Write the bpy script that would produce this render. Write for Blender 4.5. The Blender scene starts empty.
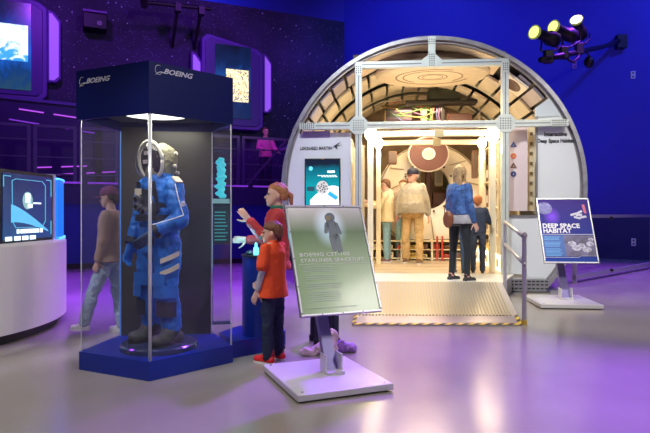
import bpy, math, random
from mathutils import Vector, Matrix, noise
random.seed(7)
PI = math.pi
SC = bpy.context.scene
COL = SC.collection
F_PX, CX, HY, CAM_H = 565.0, 325.0, 214.0, 1.2

def S(px, py, Y):                      # point seen at a pixel, at depth Y
    return Vector(((px-CX)/F_PX*Y, Y, CAM_H+(HY-py)/F_PX*Y))
def G(px, py, z=0.0):                  # point seen at a pixel, on a level plane
    Y = F_PX*(CAM_H-z)/(py-HY)
    return Vector(((px-CX)/F_PX*Y, Y, z))

# ------------------------------------------------------------------ materials
MATS = {}
def mat(name, col=(.5,.5,.5), rough=.5, metal=0.0, emit=None, es=1.0, var=0.0, vs=6.0, bump=0.0, bs=40.0, spec=.5, coat=0.0, alpha=None, sheen=0.0):
    if name in MATS: return MATS[name]
    m = bpy.data.materials.new(name); m.use_nodes = True
    nt = m.node_tree; b = nt.nodes['Principled BSDF']
    b.inputs['Base Color'].default_value = (*col, 1)
    b.inputs['Roughness'].default_value = rough
    b.inputs['Metallic'].default_value = metal
    b.inputs['Specular IOR Level'].default_value = spec
    b.inputs['Coat Weight'].default_value = coat
    b.inputs['Sheen Weight'].default_value = sheen
    if emit:
        b.inputs['Emission Color'].default_value = (*emit, 1)
        b.inputs['Emission Strength'].default_value = es
    tc = nt.nodes.new('ShaderNodeTexCoord')
    if var:
        n = nt.nodes.new('ShaderNodeTexNoise'); n.inputs['Scale'].default_value = vs; n.inputs['Detail'].default_value = 5
        nt.links.new(tc.outputs['Object'], n.inputs['Vector'])
        r = nt.nodes.new('ShaderNodeValToRGB')
        r.color_ramp.elements[0].position = .3; r.color_ramp.elements[1].position = .7
        r.color_ramp.elements[0].color = (*[max(0, c*(1-var)) for c in col], 1)
        r.color_ramp.elements[1].color = (*[min(1, c*(1+var)) for c in col], 1)
        nt.links.new(n.outputs['Fac'], r.inputs['Fac']); nt.links.new(r.outputs['Color'], b.inputs['Base Color'])
    if bump:
        n = nt.nodes.new('ShaderNodeTexNoise'); n.inputs['Scale'].default_value = bs; n.inputs['Detail'].default_value = 4
        nt.links.new(tc.outputs['Object'], n.inputs['Vector'])
        bp = nt.nodes.new('ShaderNodeBump'); bp.inputs['Strength'].default_value = bump; bp.inputs['Distance'].default_value = .02
        nt.links.new(n.outputs['Fac'], bp.inputs['Height']); nt.links.new(bp.outputs['Normal'], b.inputs['Normal'])
    MATS[name] = m
    return m

def glass_mat(name, tint, haze, hazecol):
    m = bpy.data.materials.new(name); m.use_nodes = True; nt = m.node_tree; nt.nodes.clear()
    N = nt.nodes.new; L = nt.links.new
    out = N('ShaderNodeOutputMaterial'); tr = N('ShaderNodeBsdfTransparent'); gl = N('ShaderNodeBsdfGlossy'); df = N('ShaderNodeBsdfDiffuse')
    tr.inputs['Color'].default_value = (*tint, 1); gl.inputs['Roughness'].default_value = .03; df.inputs['Color'].default_value = (*hazecol, 1)
    fr = N('ShaderNodeLayerWeight'); pw = N('ShaderNodeMath'); pw.operation = 'POWER'; pw.inputs[1].default_value = 4; L(fr.outputs['Facing'], pw.inputs[0])
    ma = N('ShaderNodeMath'); ma.operation = 'MULTIPLY_ADD'; ma.inputs[1].default_value = .7; ma.inputs[2].default_value = .035; L(pw.outputs[0], ma.inputs[0])
    m1 = N('ShaderNodeMixShader'); m2 = N('ShaderNodeMixShader'); m1.inputs[0].default_value = haze
    L(tr.outputs[0], m1.inputs[1]); L(df.outputs[0], m1.inputs[2])
    L(ma.outputs[0], m2.inputs[0]); L(m1.outputs[0], m2.inputs[1]); L(gl.outputs[0], m2.inputs[2])
    L(m2.outputs[0], out.inputs['Surface'])
    return m

def screen_mat(name, stops, es, scale=3.0, dist=1.5, axis=None, mixn=.5):
    """emissive display picture: a colour ramp over noise and height"""
    m = bpy.data.materials.new(name); m.use_nodes = True; nt = m.node_tree
    b = nt.nodes['Principled BSDF']; N = nt.nodes.new; L = nt.links.new
    tc = N('ShaderNodeTexCoord'); n = N('ShaderNodeTexNoise'); n.inputs['Scale'].default_value = scale; n.inputs['Detail'].default_value = 6
    n.inputs['Distortion'].default_value = dist
    L(tc.outputs['Generated'], n.inputs['Vector'])
    sep = N('ShaderNodeSeparateXYZ'); L(tc.outputs['Generated'], sep.inputs[0])
    mx = N('ShaderNodeMix'); mx.data_type = 'FLOAT'; mx.inputs[0].default_value = mixn
    L(sep.outputs['Z'], mx.inputs[2]); L(n.outputs['Fac'], mx.inputs[3])
    r = N('ShaderNodeValToRGB'); cr = r.color_ramp
    while len(cr.elements) < len(stops): cr.elements.new(.5)
    for e, (p, c) in zip(cr.elements, stops): e.position = p; e.color = (*c, 1)
    L(mx.outputs[0], r.inputs['Fac'])
    b.inputs['Base Color'].default_value = (.01,.01,.015,1); b.inputs['Roughness'].default_value = .2
    L(r.outputs['Color'], b.inputs['Emission Color']); b.inputs['Emission Strength'].default_value = es
    return m

# ------------------------------------------------------------------ mesh builder
class MB:
    def __init__(s): s.v = []; s.f = []
    def add(s, vs, fs):
        k = len(s.v); s.v += [Vector(v) for v in vs]; s.f += [[i+k for i in f] for f in fs]; return s
    def box(s, c, d, rot=None):
        hx, hy, hz = d[0]/2, d[1]/2, d[2]/2; c = Vector(c)
        vs = [Vector((x*hx, y*hy, z*hz)) for z in (-1,1) for y in (-1,1) for x in (-1,1)]
        if rot is not None: vs = [rot @ v for v in vs]
        return s.add([v+c for v in vs], [(0,2,3,1),(4,5,7,6),(0,1,5,4),(2,6,7,3),(0,4,6,2),(1,3,7,5)])
    def b2(s, x0, x1, y0, y1, z0, z1):
        return s.box(((x0+x1)/2,(y0+y1)/2,(z0+z1)/2), (abs(x1-x0),abs(y1-y0),abs(z1-z0)))
    def bar(s, p0, p1, w, h=None, up=Vector((0,0,1))):
        p0 = Vector(p0); p1 = Vector(p1); h = h or w; d = p1-p0; l = d.length; d.normalize()
        if abs(d.dot(up)) > .98: up = Vector((0,1,0))
        a = d.cross(up).normalized(); u = a.cross(d).normalized()
        R = Matrix((a, d, u)).transposed()
        return s.box((p0+p1)/2, (w, l, h), R)
    def rings(s, rs, caps=True, closed=True):
        k = len(s.v); n = len(rs[0]); vs = [p for r in rs for p in r]; fs = []
        for i in range(len(rs)-1):
            for j in range(n if closed else n-1):
                a = i*n+j; b = i*n+(j+1) % n
                fs.append((a, b, b+n, a+n))
        if caps: fs.append(tuple(range(n))[::-1]); fs.append(tuple((len(rs)-1)*n+j for j in range(n)))
        return s.add(vs, fs)
    def tube(s, path, r, n=12, flat=1.0, ax=None, caps=True):
        path = [Vector(p) for p in path]; rr = r if isinstance(r, (list, tuple)) else [r]*len(path)
        rs = []; pa = None
        for i, p in enumerate(path):
            d = (path[min(i+1, len(path)-1)]-path[max(i-1, 0)]).normalized()
            if pa is None:
                up = Vector(ax) if ax else (Vector((0,0,1)) if abs(d.z) < .9 else Vector((1,0,0)))
            else: up = pa
            a = (up - d*up.dot(d)).normalized(); b = d.cross(a); pa = a
            rs.append([p + a*math.cos(2*PI*j/n)*rr[i] + b*math.sin(2*PI*j/n)*rr[i]*flat for j in range(n)])
        return s.rings(rs, caps)
    def cyl(s, p0, p1, r, n=24, r1=None): return s.tube([p0, p1], [r, r if r1 is None else r1], n)
    def cap(s, p0, p1, r0, r1, n=12, flat=1.0, ax=None):     # tapered limb with rounded ends
        p0 = Vector(p0); p1 = Vector(p1); d = (p1-p0).normalized()
        P = []; R = []
        for a in (80, 50, 25): P.append(p0-d*r0*math.sin(math.radians(a))); R.append(r0*math.cos(math.radians(a)))
        P += [p0, p0.lerp(p1,.5), p1]; R += [r0, (r0+r1)/2*1.01, r1]
        for a in (25, 50, 80): P.append(p1+d*r1*math.sin(math.radians(a))); R.append(r1*math.cos(math.radians(a)))
        return s.tube(P, R, n, flat, ax)
    def ell(s, c, r, n=16, m=10, rot=None):
        c = Vector(c); rs = []
        for i in range(m+1):
            t = PI*(i+.001)/(m+.002); q = []
            for j in range(n):
                v = Vector((math.cos(2*PI*j/n)*math.sin(t)*r[0], math.sin(2*PI*j/n)*math.sin(t)*r[1], -math.cos(t)*r[2]))
                if rot is not None: v = rot @ v
                q.append(c+v)
            rs.append(q)
        return s.rings(rs)
    def prism(s, poly, z0, z1):
        n = len(poly)
        vs = [(x,y,z0) for x,y in poly]+[(x,y,z1) for x,y in poly]
        return s.add(vs, [tuple(range(n))[::-1], tuple(range(n,2*n))]+[(i,(i+1)%n,(i+1)%n+n,i+n) for i in range(n)])
    def prism_xz(s, poly, y0, y1):
        n = len(poly)
        vs = [(x,y0,z) for x,z in poly]+[(x,y1,z) for x,z in poly]
        return s.add(vs, [tuple(range(n)), tuple(range(n,2*n))[::-1]]+[(i,i+n,(i+1)%n+n,(i+1)%n) for i in range(n)])
    def lathe(s, prof, c=(0,0,0), n=32, a0=0, a1=2*PI):
        c = Vector(c); full = abs(a1-a0-2*PI) < 1e-6; m = n if full else n+1; rs = []
        for r, z in prof: rs.append([c+Vector((math.cos(a0+(a1-a0)*j/n)*r, math.sin(a0+(a1-a0)*j/n)*r, z)) for j in range(m)])
        return s.rings(rs, caps=full and prof[0] != prof[-1], closed=full)
    def xf(s, M): s.v = [M @ v for v in s.v]; return s
    def build(s, name, m, parent=None, smooth=False, world=False, bevel=0, origin=False, fm=None):
        if parent is not None and world:
            Mi = parent.matrix_basis.inverted() if parent.parent is None else (parent.parent.matrix_basis @ parent.matrix_basis).inverted()
            s.xf(Mi)
        off = Vector((0,0,0))
        if origin:
            xs = [v.x for v in s.v]; ys = [v.y for v in s.v]; zs = [v.z for v in s.v]
            off = Vector(((min(xs)+max(xs))/2, (min(ys)+max(ys))/2, min(zs)))
        me = bpy.data.meshes.new(name)
        me.from_pydata([tuple(v-off) for v in s.v], [], s.f); me.update()
        import bmesh
        bm = bmesh.new(); bm.from_mesh(me); bmesh.ops.recalc_face_normals(bm, faces=bm.faces); bm.to_mesh(me); bm.free()
        me.materials.append(m)
        if smooth:
            for p in me.polygons: p.use_smooth = True
        o = bpy.data.objects.new(name, me); COL.objects.link(o); o.location = off
        if parent is not None: o.parent = parent
        if bevel:
            bv = o.modifiers.new('Bevel', 'BEVEL'); bv.width = bevel; bv.segments = 2; bv.limit_method = 'ANGLE'
        return o

def tag(o, label=None, cat=None, group=None, kind=None):
    if label: o['label'] = label
    if cat: o['category'] = cat
    if group: o['group'] = group
    if kind: o['kind'] = kind
    return o
def thing(name, loc=(0,0,0), rz=0.0, label=None, cat=None, group=None, kind=None):
    o = bpy.data.objects.new(name, None); o.empty_display_size = .1; COL.objects.link(o)
    o.matrix_basis = Matrix.Translation(Vector(loc)) @ Matrix.Rotation(rz, 4, 'Z')
    return tag(o, label, cat, group, kind)

def remesh(s, name, m, parent, vox=.01, disp=0.0, freq=8.0, smooth_it=4, seed=0, zf=.7):
    me = bpy.data.meshes.new('t'); me.from_pydata([tuple(v) for v in s.v], [], s.f); me.update()
    import bmesh
    bm = bmesh.new(); bm.from_mesh(me); bmesh.ops.recalc_face_normals(bm, faces=bm.faces); bm.to_mesh(me); bm.free()
    o = bpy.data.objects.new('t', me); COL.objects.link(o)
    r = o.modifiers.new('R', 'REMESH'); r.mode = 'VOXEL'; r.voxel_size = vox
    if smooth_it:
        k = o.modifiers.new('S', 'SMOOTH'); k.iterations = smooth_it; k.factor = .5
    dg = bpy.context.evaluated_depsgraph_get(); dg.update()
    nm = bpy.data.meshes.new_from_object(o.evaluated_get(dg)); nm.name = name
    bpy.data.objects.remove(o); bpy.data.meshes.remove(me)
    if disp:
        sv = Vector((seed*3.1, seed*1.7, seed))
        ns = [v.normal.copy() for v in nm.vertices]
        for v, nn in zip(nm.vertices, ns):
            p = v.co*freq + sv
            v.co += nn*disp*(noise.noise(Vector((p.x, p.y, p.z*zf))) + .6*noise.noise(Vector((p.x*2.3,p.y*2.3,p.z*2.3*zf/.7))))
    nm.materials.clear(); nm.materials.append(m)
    for p in nm.polygons: p.use_smooth = True
    q = bpy.data.objects.new(name, nm); COL.objects.link(q); q.parent = parent
    return q

def text(body, size, M, m, name='lettering', parent=None, shear=0.0, sx=1.0, bold=0.0, depth=.001, align='LEFT', sp=1.0):
    cu = bpy.data.curves.new('t', 'FONT'); cu.body = body; cu.size = size; cu.shear = shear; cu.offset = bold
    cu.extrude = depth; cu.align_x = align; cu.space_character = sp; cu.resolution_u = 3
    o = bpy.data.objects.new('t', cu); COL.objects.link(o)
    dg = bpy.context.evaluated_depsgraph_get(); dg.update()
    me = bpy.data.meshes.new_from_object(o.evaluated_get(dg)); me.name = name
    bpy.data.objects.remove(o)
    me.transform(M @ Matrix.Diagonal((sx,1,1,1)))
    me.materials.clear(); me.materials.append(m)
    q = bpy.data.objects.new(name, me); COL.objects.link(q)
    if parent is not None: q.parent = parent
    return q
def face_m(p0, xd, yd):                # text frame: origin, x direction, y direction
    xd = Vector(xd).normalized(); yd = Vector(yd).normalized(); z = xd.cross(yd)
    return Matrix.Translation(Vector(p0)) @ Matrix((xd, yd, z)).transposed().to_4x4()

def light(kind, name, loc, energy, col, size=.1, target=None, spot=60, blend=.4, sy=None):
    L = bpy.data.lights.new(name, kind); L.energy = energy; L.color = col
    if kind == 'AREA':
        L.size = size
        if sy: L.shape = 'RECTANGLE'; L.size_y = sy
    else: L.shadow_soft_size = size
    if kind == 'SPOT': L.spot_size = math.radians(spot); L.spot_blend = blend
    o = bpy.data.objects.new(name, L); COL.objects.link(o); o.location = loc
    if target is not None:
        o.rotation_euler = (Vector(target)-Vector(loc)).to_track_quat('-Z', 'Y').to_euler()
    return o

def copy_tree(o, parent=None):
    c = o.copy(); COL.objects.link(c)
    if parent is not None: c.parent = parent
    for ch in [x for x in COL.objects if x.parent == o]: copy_tree(ch, c)
    return c

# ------------------------------------------------------------------ palette
white_paint = mat('white_paint', (.72,.73,.74), .4, var=.04)
tan_paint = mat('cream_paint', (.82,.76,.66), .5, var=.06)
steel = mat('galvanised_steel', (.55,.58,.58), .4, .35, var=.08, vs=20)
rail_steel = mat('brushed_rail', (.55,.55,.58), .35, .6)
black = mat('black_plastic', (.012,.012,.014), .45)
dark_metal = mat('dark_metal', (.03,.03,.035), .45, .3)
blue_case = mat('royal_blue_laminate', (.006,.028,.36), .3)
navy_head = mat('navy_laminate', (.003,.008,.095), .45, spec=.25)
print_white = mat('white_vinyl', (.85,.85,.88), .5)
print_black = mat('black_vinyl', (.015,.015,.02), .5)
chrome = mat('chrome', (.7,.7,.72), .2, .9)
# ------------------------------------------------------------------ camera
cam = bpy.data.cameras.new('camera'); co = bpy.data.objects.new('camera', cam); COL.objects.link(co)
co.location = (0, 0, CAM_H); co.rotation_euler = (PI/2, 0, 0)
cam.sensor_width = 36; cam.lens = F_PX/650*36; cam.shift_y = -2.5/650; cam.clip_end = 100
SC.camera = co
SC.view_settings.view_transform = 'Standard'; SC.view_settings.look = 'None'; SC.view_settings.gamma = 1; SC.view_settings.exposure = .12
w = bpy.data.worlds.new('world'); SC.world = w; w.use_nodes = True
w.node_tree.nodes['Background'].inputs[0].default_value = (.10,.05,.55,1); w.node_tree.nodes['Background'].inputs[1].default_value = .10

# ------------------------------------------------------------------ setting
fm = bpy.data.materials.new('polished_concrete'); fm.use_nodes = True; nt = fm.node_tree; b = nt.nodes['Principled BSDF']
N = nt.nodes.new; L = nt.links.new
tc = N('ShaderNodeTexCoord'); n1 = N('ShaderNodeTexNoise'); n1.inputs['Scale'].default_value = .9; n1.inputs['Detail'].default_value = 7
L(tc.outputs['Object'], n1.inputs['Vector']); r1 = N('ShaderNodeValToRGB')
r1.color_ramp.elements[0].position = .35; r1.color_ramp.elements[1].position = .68
r1.color_ramp.elements[0].color = (.31,.285,.265,1); r1.color_ramp.elements[1].color = (.37,.345,.32,1)
L(n1.outputs['Fac'], r1.inputs['Fac']); L(r1.outputs['Color'], b.inputs['Base Color'])
n2 = N('ShaderNodeTexNoise'); n2.inputs['Scale'].default_value = 3.5; n2.inputs['Detail'].default_value = 6
L(tc.outputs['Object'], n2.inputs['Vector']); mr = N('ShaderNodeMapRange'); mr.inputs[3].default_value = .16; mr.inputs[4].default_value = .26
L(n2.outputs['Fac'], mr.inputs[0]); L(mr.outputs[0], b.inputs['Roughness'])
bp = N('ShaderNodeBump'); bp.inputs['Strength'].default_value = .02; bp.inputs['Distance'].default_value = .01
L(n2.outputs['Fac'], bp.inputs['Height']); L(bp.outputs['Normal'], b.inputs['Normal'])
b.inputs['Specular IOR Level'].default_value = .6
tag(MB().b2(-13,13,-4,20.5,-.1,0).build('floor', fm), kind='structure')
tag(MB().b2(-13,13,-4,20.5,9.6,9.7).build('ceiling', mat('ceiling_black', (.01,.01,.02), .9)), kind='structure')

# starry mural wall on the left: local x runs along it, local y away from the camera
WA = math.atan2(1.77, 3.98); W0 = Vector((-3.38, 15.3, 0))
WM = Matrix.Translation(W0) @ Matrix.Rotation(WA, 4, 'Z'); WMi = WM.inverted()
def wl(px, py, off=0.0):               # ray from the camera to the plane local y = -off
    o = WMi @ Vector((0,0,CAM_H)); d = (WMi.to_3x3() @ Vector(((px-CX)/F_PX, 1, (HY-py)/F_PX)))
    t = (-off-o.y)/d.y; p = o+d*t
    return p.x, p.z
sm = bpy.data.materials.new('starry_mural'); sm.use_nodes = True; nt = sm.node_tree; b = nt.nodes['Principled BSDF']; N = nt.nodes.new; L = nt.links.new
tc = N('ShaderNodeTexCoord'); vo = N('ShaderNodeTexVoronoi'); vo.inputs['Scale'].default_value = 5.0
L(tc.outputs['Object'], vo.inputs['Vector'])
vo2 = N('ShaderNodeTexVoronoi'); vo2.inputs['Scale'].default_value = 16.0; L(tc.outputs['Object'], vo2.inputs['Vector'])
ns = N('ShaderNodeTexNoise'); ns.inputs['Scale'].default_value = .45; ns.inputs['Detail'].default_value = 8; L(tc.outputs['Object'], ns.inputs['Vector'])
def rampn(src, p0, c0, p1, c1):
    r = N('ShaderNodeValToRGB'); r.color_ramp.elements[0].position = p0; r.color_ramp.elements[1].position = p1
    r.color_ramp.elements[0].color = (*c0,1); r.color_ramp.elements[1].color = (*c1,1); L(src, r.inputs['Fac']); return r.outputs['Color']
neb = rampn(ns.outputs['Fac'], .42, (.010,.008,.04), .78, (.07,.04,.18))
st = rampn(vo.outputs['Distance'], .05, (.8,.75,1), .10, (0,0,0))
st2 = rampn(vo2.outputs['Distance'], .06, (.4,.33,.65), .15, (0,0,0))
def addc(a, c):
    m = N('ShaderNodeMix'); m.data_type = 'RGBA'; m.blend_type = 'ADD'; m.inputs[0].default_value = 1; L(a, m.inputs[6]); L(c, m.inputs[7]); return m.outputs[2]
L(addc(addc(neb, st), st2), b.inputs['Base Color']); b.inputs['Roughness'].default_value = .6
wall_l = MB().b2(-9.5, wl(344.5,20)[0], 0, .25, 0, 7.0).build('wall_left', sm); wall_l.matrix_basis = WM.copy(); tag(wall_l, kind='structure')
# blue wall behind everything
bw = mat('blue_wall_paint', (.045,.04,.50), .6, var=.06, vs=.6)
tag(MB().prism([(-12.5,18.6),(.6,17.9),(10.5,14.0),(10.5,14.25),(.6,18.15),(-12.5,18.85)], 0, 9.6).build('wall_back', bw), kind='structure')
tag(MB().b2(10.5,10.7,-4,14.2,0,9.6).build('wall_right', bw), kind='structure')
tag(MB().prism([(.65,17.86),(10.48,13.98),(10.46,13.93),(.63,17.81)], 0, 1.15).build('trim_1', mat('dark_blue_dado', (.012,.014,.16), .5)), kind='structure')

# wall outlets on the blue wall
def bwp(px, py):                       # point on the blue wall's face
    a = Vector((.6,17.9,0)); e = Vector((9.9,-3.9,0)); nrm = Vector((-e.y, e.x, 0)).normalized()
    d = Vector(((px-CX)/F_PX, 1, (HY-py)/F_PX)); o = Vector((0,0,CAM_H)); t = (a-o).dot(nrm)/d.dot(nrm)
    return o+d*t
BWA = math.atan2(-3.9, 9.9)
for px, py, lb, mm in ((633,75,'small white outlet plate high on the blue wall at right', print_white),
                   (574.5,65,'small pink-lit outlet plate on the blue wall under the spotlight pipe', mat('pink_lit_plate',(.5,.2,.6),.5)),  # pink light on a white plate, put into its colour
                   (633,242,'white outlet plate low on the blue wall behind the railing', print_white)):
    p = bwp(px, py)
    if py > 200: p = p + Vector((-.02,-.06,0))
    t = thing('wall_outlet', p, BWA, lb, 'outlet')
    MB().b2(-.055,.055,-.025,0,-.10,.10).build('plate', mm, t, bevel=.006)
    for k in (-.045,.045): MB().b2(-.02,.02,-.028,-.02,k-.02,k+.02).build('socket', black, t)

# ------------------------------------------------------------------ mezzanine walkway
MO = 1.9
tag_m = []
mz = thing('walkway', W0, WA, 'raised purple-lit walkway with dark fascia along the starry wall', 'walkway')
fx0, fx1 = -6.6, 4.0
MB().b2(fx0, fx1, -MO, -.02, 1.66, 1.80).build('deck', mat('deck_dark', (.05,.05,.08), .6), mz)
MB().b2(fx0, fx1, -MO-.04, -MO, 1.42, 1.84).build('fascia', mat('fascia_dark', (.03,.025,.10), .5), mz)
MB().b2(fx0, fx1, -MO+.02, -MO+.12, 0, 1.66).build('base_panel', mat('base_blue', (.012,.03,.30), .5), mz)
MB().b2(fx0, fx1, -MO-.0, -MO+.02, 0, .12).build('kick_strip', black, mz)
led_m = mat('magenta_led', (.2,.05,.3), .5, emit=(.60,.10,1.0), es=.8)
led_dim = mat('violet_led', (.2,.05,.3), .5, emit=(.35,.06,1.0), es=.45)
s_ = MB(); x = fx0
while x < fx1-.6:
    s_.b2(x, x+.62, -MO-.06, -MO-.04, 1.86, 1.90); x += .75
s_.build('led_strip', led_dim, mz)
# guard rails in bays
def rail_bay(x0, x1, zr, zb, off, label, panel=None, brace=False, bars=3):
    r = thing('guard_rail', WM @ Vector((x0,-off,zb)), WA, label, 'railing', 'guard rails along the raised walkway')
    w_ = x1-x0; h = zr-zb
    MB().bar((0,0,h),(w_,0,h),.06).build('top_rail', dark_vi, r)
    for k in range(bars):
        MB().bar((0,0,h*(k+.6)/(bars+.4)),(w_,0,h*(k+.6)/(bars+.4)),.025).build('bar', dark_vi, r)
    for x in (0.03, w_-.03): MB().bar((x,0,0),(x,0,h),.07,.05).build('post', dark_vi, r)
    if panel: MB().b2(.08,w_-.08,.02,.035,.1,h-.08).build('infill_panel', panel, r)
    if brace: MB().bar((.1,-.05,.05),(w_-.15,-.05,h-.05),.05).build('stair_rail', dark_vi, r)
    return r
dark_vi = mat('dark_rail_paint', (.12,.09,.20), .4, .3)
vio_panel = mat('smoked_panel', (.045,.015,.12), .35)
xs = [wl(-20,140,MO)[0], wl(32,140,MO)[0], wl(78,140,MO)[0], wl(120,140,MO)[0], wl(165,140,MO)[0], wl(205,140,MO)[0], wl(241,140,MO)[0], wl(292,140,MO)[0]]
RL = ['leftmost bay of the walkway railing behind the curved desk', 'walkway railing bay between the curved desk and the glass case', 'walkway railing bay seen through the left glass of the case',
      'walkway railing bay behind the left half of the display case', 'walkway railing bay behind the blue flight suit', 'walkway railing bay just left of the pink-lit woman, behind the case', 'walkway railing bay in front of the pink-lit woman with sloping stair rail']
for i in range(7): rail_bay(xs[i]+.03, xs[i+1]-.03, 3.08, 1.84, MO-.03, RL[i], brace=(i == 6), bars=3)
# upper ramp parapet with broken LED lines at far left
up = thing('upper_parapet', WM @ Vector((xs[0],-.55,1.8)), WA, 'upper ramp parapet with broken magenta light lines above the curved desk', 'parapet')
wU = xs[3]-xs[0]
MB().b2(0, wU, 0, .08, 0, 2.05).build('panel', vio_panel, up)
MB().bar((0,-.02,2.08),(wU,-.02,1.98),.07).build('top_rail', mat('violet_rail', (.12,.05,.3), .4), up)
for (zz, zz2, mm, ph) in ((1.88,1.62,led_m,.6),(1.62,1.30,led_dim,.4),(.42,.60,led_m,.9),(.22,.44,led_m,1.4)):
    s_ = MB(); x = ph
    while x < wU-.6:
        l_ = .35+.5*random.random(); a = x/wU; b_ = (x+l_)/wU
        s_.bar((x,-.03,zz+(zz2-zz)*a),(x+l_,-.03,zz+(zz2-zz)*b_),.02,.028); x += l_+.18+.2*random.random()
    s_.build('led_line', mm, up)
MB().bar((2.3,-.1,0),(2.3,-.1,2.05),.16,.1).build('post', black, up)
for a, b_ in ((3.2,2.6),(3.7,4.3)): MB().bar((a,-.1,1.0),(b_,-.1,.2),.07).build('strut', black, up)

# ------------------------------------------------------------------ wall screens in purple housings
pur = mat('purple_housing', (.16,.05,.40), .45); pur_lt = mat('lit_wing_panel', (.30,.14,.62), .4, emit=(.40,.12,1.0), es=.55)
pur_edge = mat('purple_edge', (.10,.03,.28), .4)
def housing(px0, px1, yt0, yt1, yb, sx0, sx1, sy0, sy1, wings, label, smat, pic):
    x0 = wl(px0,100,.35)[0]; x1 = wl(px1,100,.35)[0]
    zt0 = wl(px0,yt0,.35)[1]; zt1 = wl(px1,yt1,.35)[1]; zb = wl((px0+px1)/2,yb,.35)[1]
    t = thing('screen_housing', WM @ Vector(((x0+x1)/2,-.02,zb)), WA, label, 'display screen'); cx = (x0+x1)/2
    def P(lst, y0, y1, name, m, bev=.02, par=t): return MB().prism_xz([(a-cx, c-zb) for a, c in lst], y0, y1).build(name, m, par, bevel=bev)
    c = .12
    P([(x0+c,zb),(x1-c,zb),(x1,zb+c),(x1,zt1-c),(x1-c*1.5,zt1),(x0+c*2,zt0),(x0+c,zt0),(x0,zt0-c),(x0,zb+c)], -.33, 0, 'housing_body', pur)
    g = .09
    P([(x0+c+g,zb+g),(x1-c-g,zb+g),(x1-g,zb+c+g),(x1-g,zt1-c-g),(x1-c*1.5-g,zt1-g),(x0+c*2,zt0-g),(x0+g,zt0-c-g),(x0+g,zb+c+g)], -.36, -.33, 'bezel', pur_edge)
    a0, z0 = wl(sx0,sy1,.39); a1, z1 = wl(sx1,sy0,.39)
    P([(a0,z0),(a1,z0),(a1,z1),(a0,z1)], -.39, -.36, 'screen', smat, 0)
    for (q0,q1,r0,r1,mm) in pic:
        u0, v0 = wl(q0,r1,.40); u1, v1 = wl(q1,r0,.40)
        P([(u0,v0),(u1,v0),(u1,v1),(u0,v1)], -.395, -.39, 'screen_picture', mm, 0)
    for (q0,q1,r0,r1) in wings:
        u0, v0 = wl(q0,r1,.2); u1, v1 = wl(q1,r0,.2); k = .1
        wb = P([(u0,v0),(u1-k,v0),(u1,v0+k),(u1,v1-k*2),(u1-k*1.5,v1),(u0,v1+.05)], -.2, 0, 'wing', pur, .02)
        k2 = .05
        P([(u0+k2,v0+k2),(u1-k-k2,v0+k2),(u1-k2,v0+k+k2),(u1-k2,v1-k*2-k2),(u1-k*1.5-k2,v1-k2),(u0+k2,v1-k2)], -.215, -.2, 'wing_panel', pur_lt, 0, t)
    return t
sA = screen_mat('space_feed_blue', [(0,(.03,.08,.06)),(.28,(.004,.04,.16)),(.45,(.008,.11,.60)),(.62,(.005,.04,.30)),(.8,(.003,.01,.05))], 1.1, 3.0, 2, mixn=.3)
picA = screen_mat('station_picture', [(0,(.01,.12,.5)),(.36,(.05,.35,.9)),(.44,(.8,.9,1)),(.6,(1,1,1)),(.72,(.5,.7,1)),(1,(.1,.2,.5))], 1.3, 4, 1.5, mixn=.6)
sB = screen_mat('space_feed_navy', [(0,(.0,.01,.05)),(.35,(.003,.02,.12)),(.5,(.008,.07,.32)),(.62,(.003,.02,.10)),(.85,(.002,.006,.02))], .9, 2.5, 2, mixn=.4)
picB = screen_mat('machine_picture', [(0,(.02,.05,.1)),(.38,(.10,.22,.4)),(.43,(.85,.45,.08)),(.5,(1,.93,.7)),(.58,(1,.8,.35)),(.63,(.03,.05,.1)),(1,(.2,.5,.9))], 1.4, 5, 2.5, mixn=.92)
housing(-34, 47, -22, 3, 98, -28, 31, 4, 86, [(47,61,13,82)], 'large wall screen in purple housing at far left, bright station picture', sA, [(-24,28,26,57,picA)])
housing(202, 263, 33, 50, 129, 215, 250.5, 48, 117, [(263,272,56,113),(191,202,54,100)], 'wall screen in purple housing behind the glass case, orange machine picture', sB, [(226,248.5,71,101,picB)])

# loudspeaker box and pipe on the starry wall
a0, z0 = wl(83,27,.4); a1, z1 = wl(107,15,.4)
t = thing('projector', WM @ Vector(((a0+a1)/2,-.2,z0)), WA, 'black projector box on the starry wall above the display case', 'projector')
MB().b2(-(a1-a0)/2,(a1-a0)/2,-.25,.17,0,z1-z0).build('body', black, t, bevel=.02)
MB().b2(-(a1-a0)/2,(a1-a0)/2,-.3,.17,z1-z0,z1-z0+.05).build('hood', mat('violet_top', (.2,.08,.35), .5), t)
MB().cyl((.1,-.25,.12),(.1,-.29,.12),.06).build('lens', chrome, t)
a0, z0 = wl(143,2,.9); a1, z1 = wl(211,9,.9)
t = thing('lighting_pipe', WM @ Vector((a0,-.9,z0)), WA, 'black lighting pipe on brackets high on the starry wall', 'pipe')
MB().cyl((0,0,0),(a1-a0,0,z1-z0),.05).build('pipe', black, t)
for k in (.5, .85):
    xk = (a1-a0)*k
    MB().bar((xk,0,(z1-z0)*k),(xk,.88,-.8+(z1-z0)*k),.07).build('bracket', black, t)
    MB().b2(xk-.07,xk+.07,-.1,.1,-.12,.08).build('clamp', black, t)
MB().cyl((0.02,0,.0),(.02,-.1,-.12),.09).build('end_fitting', black, t)

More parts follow.
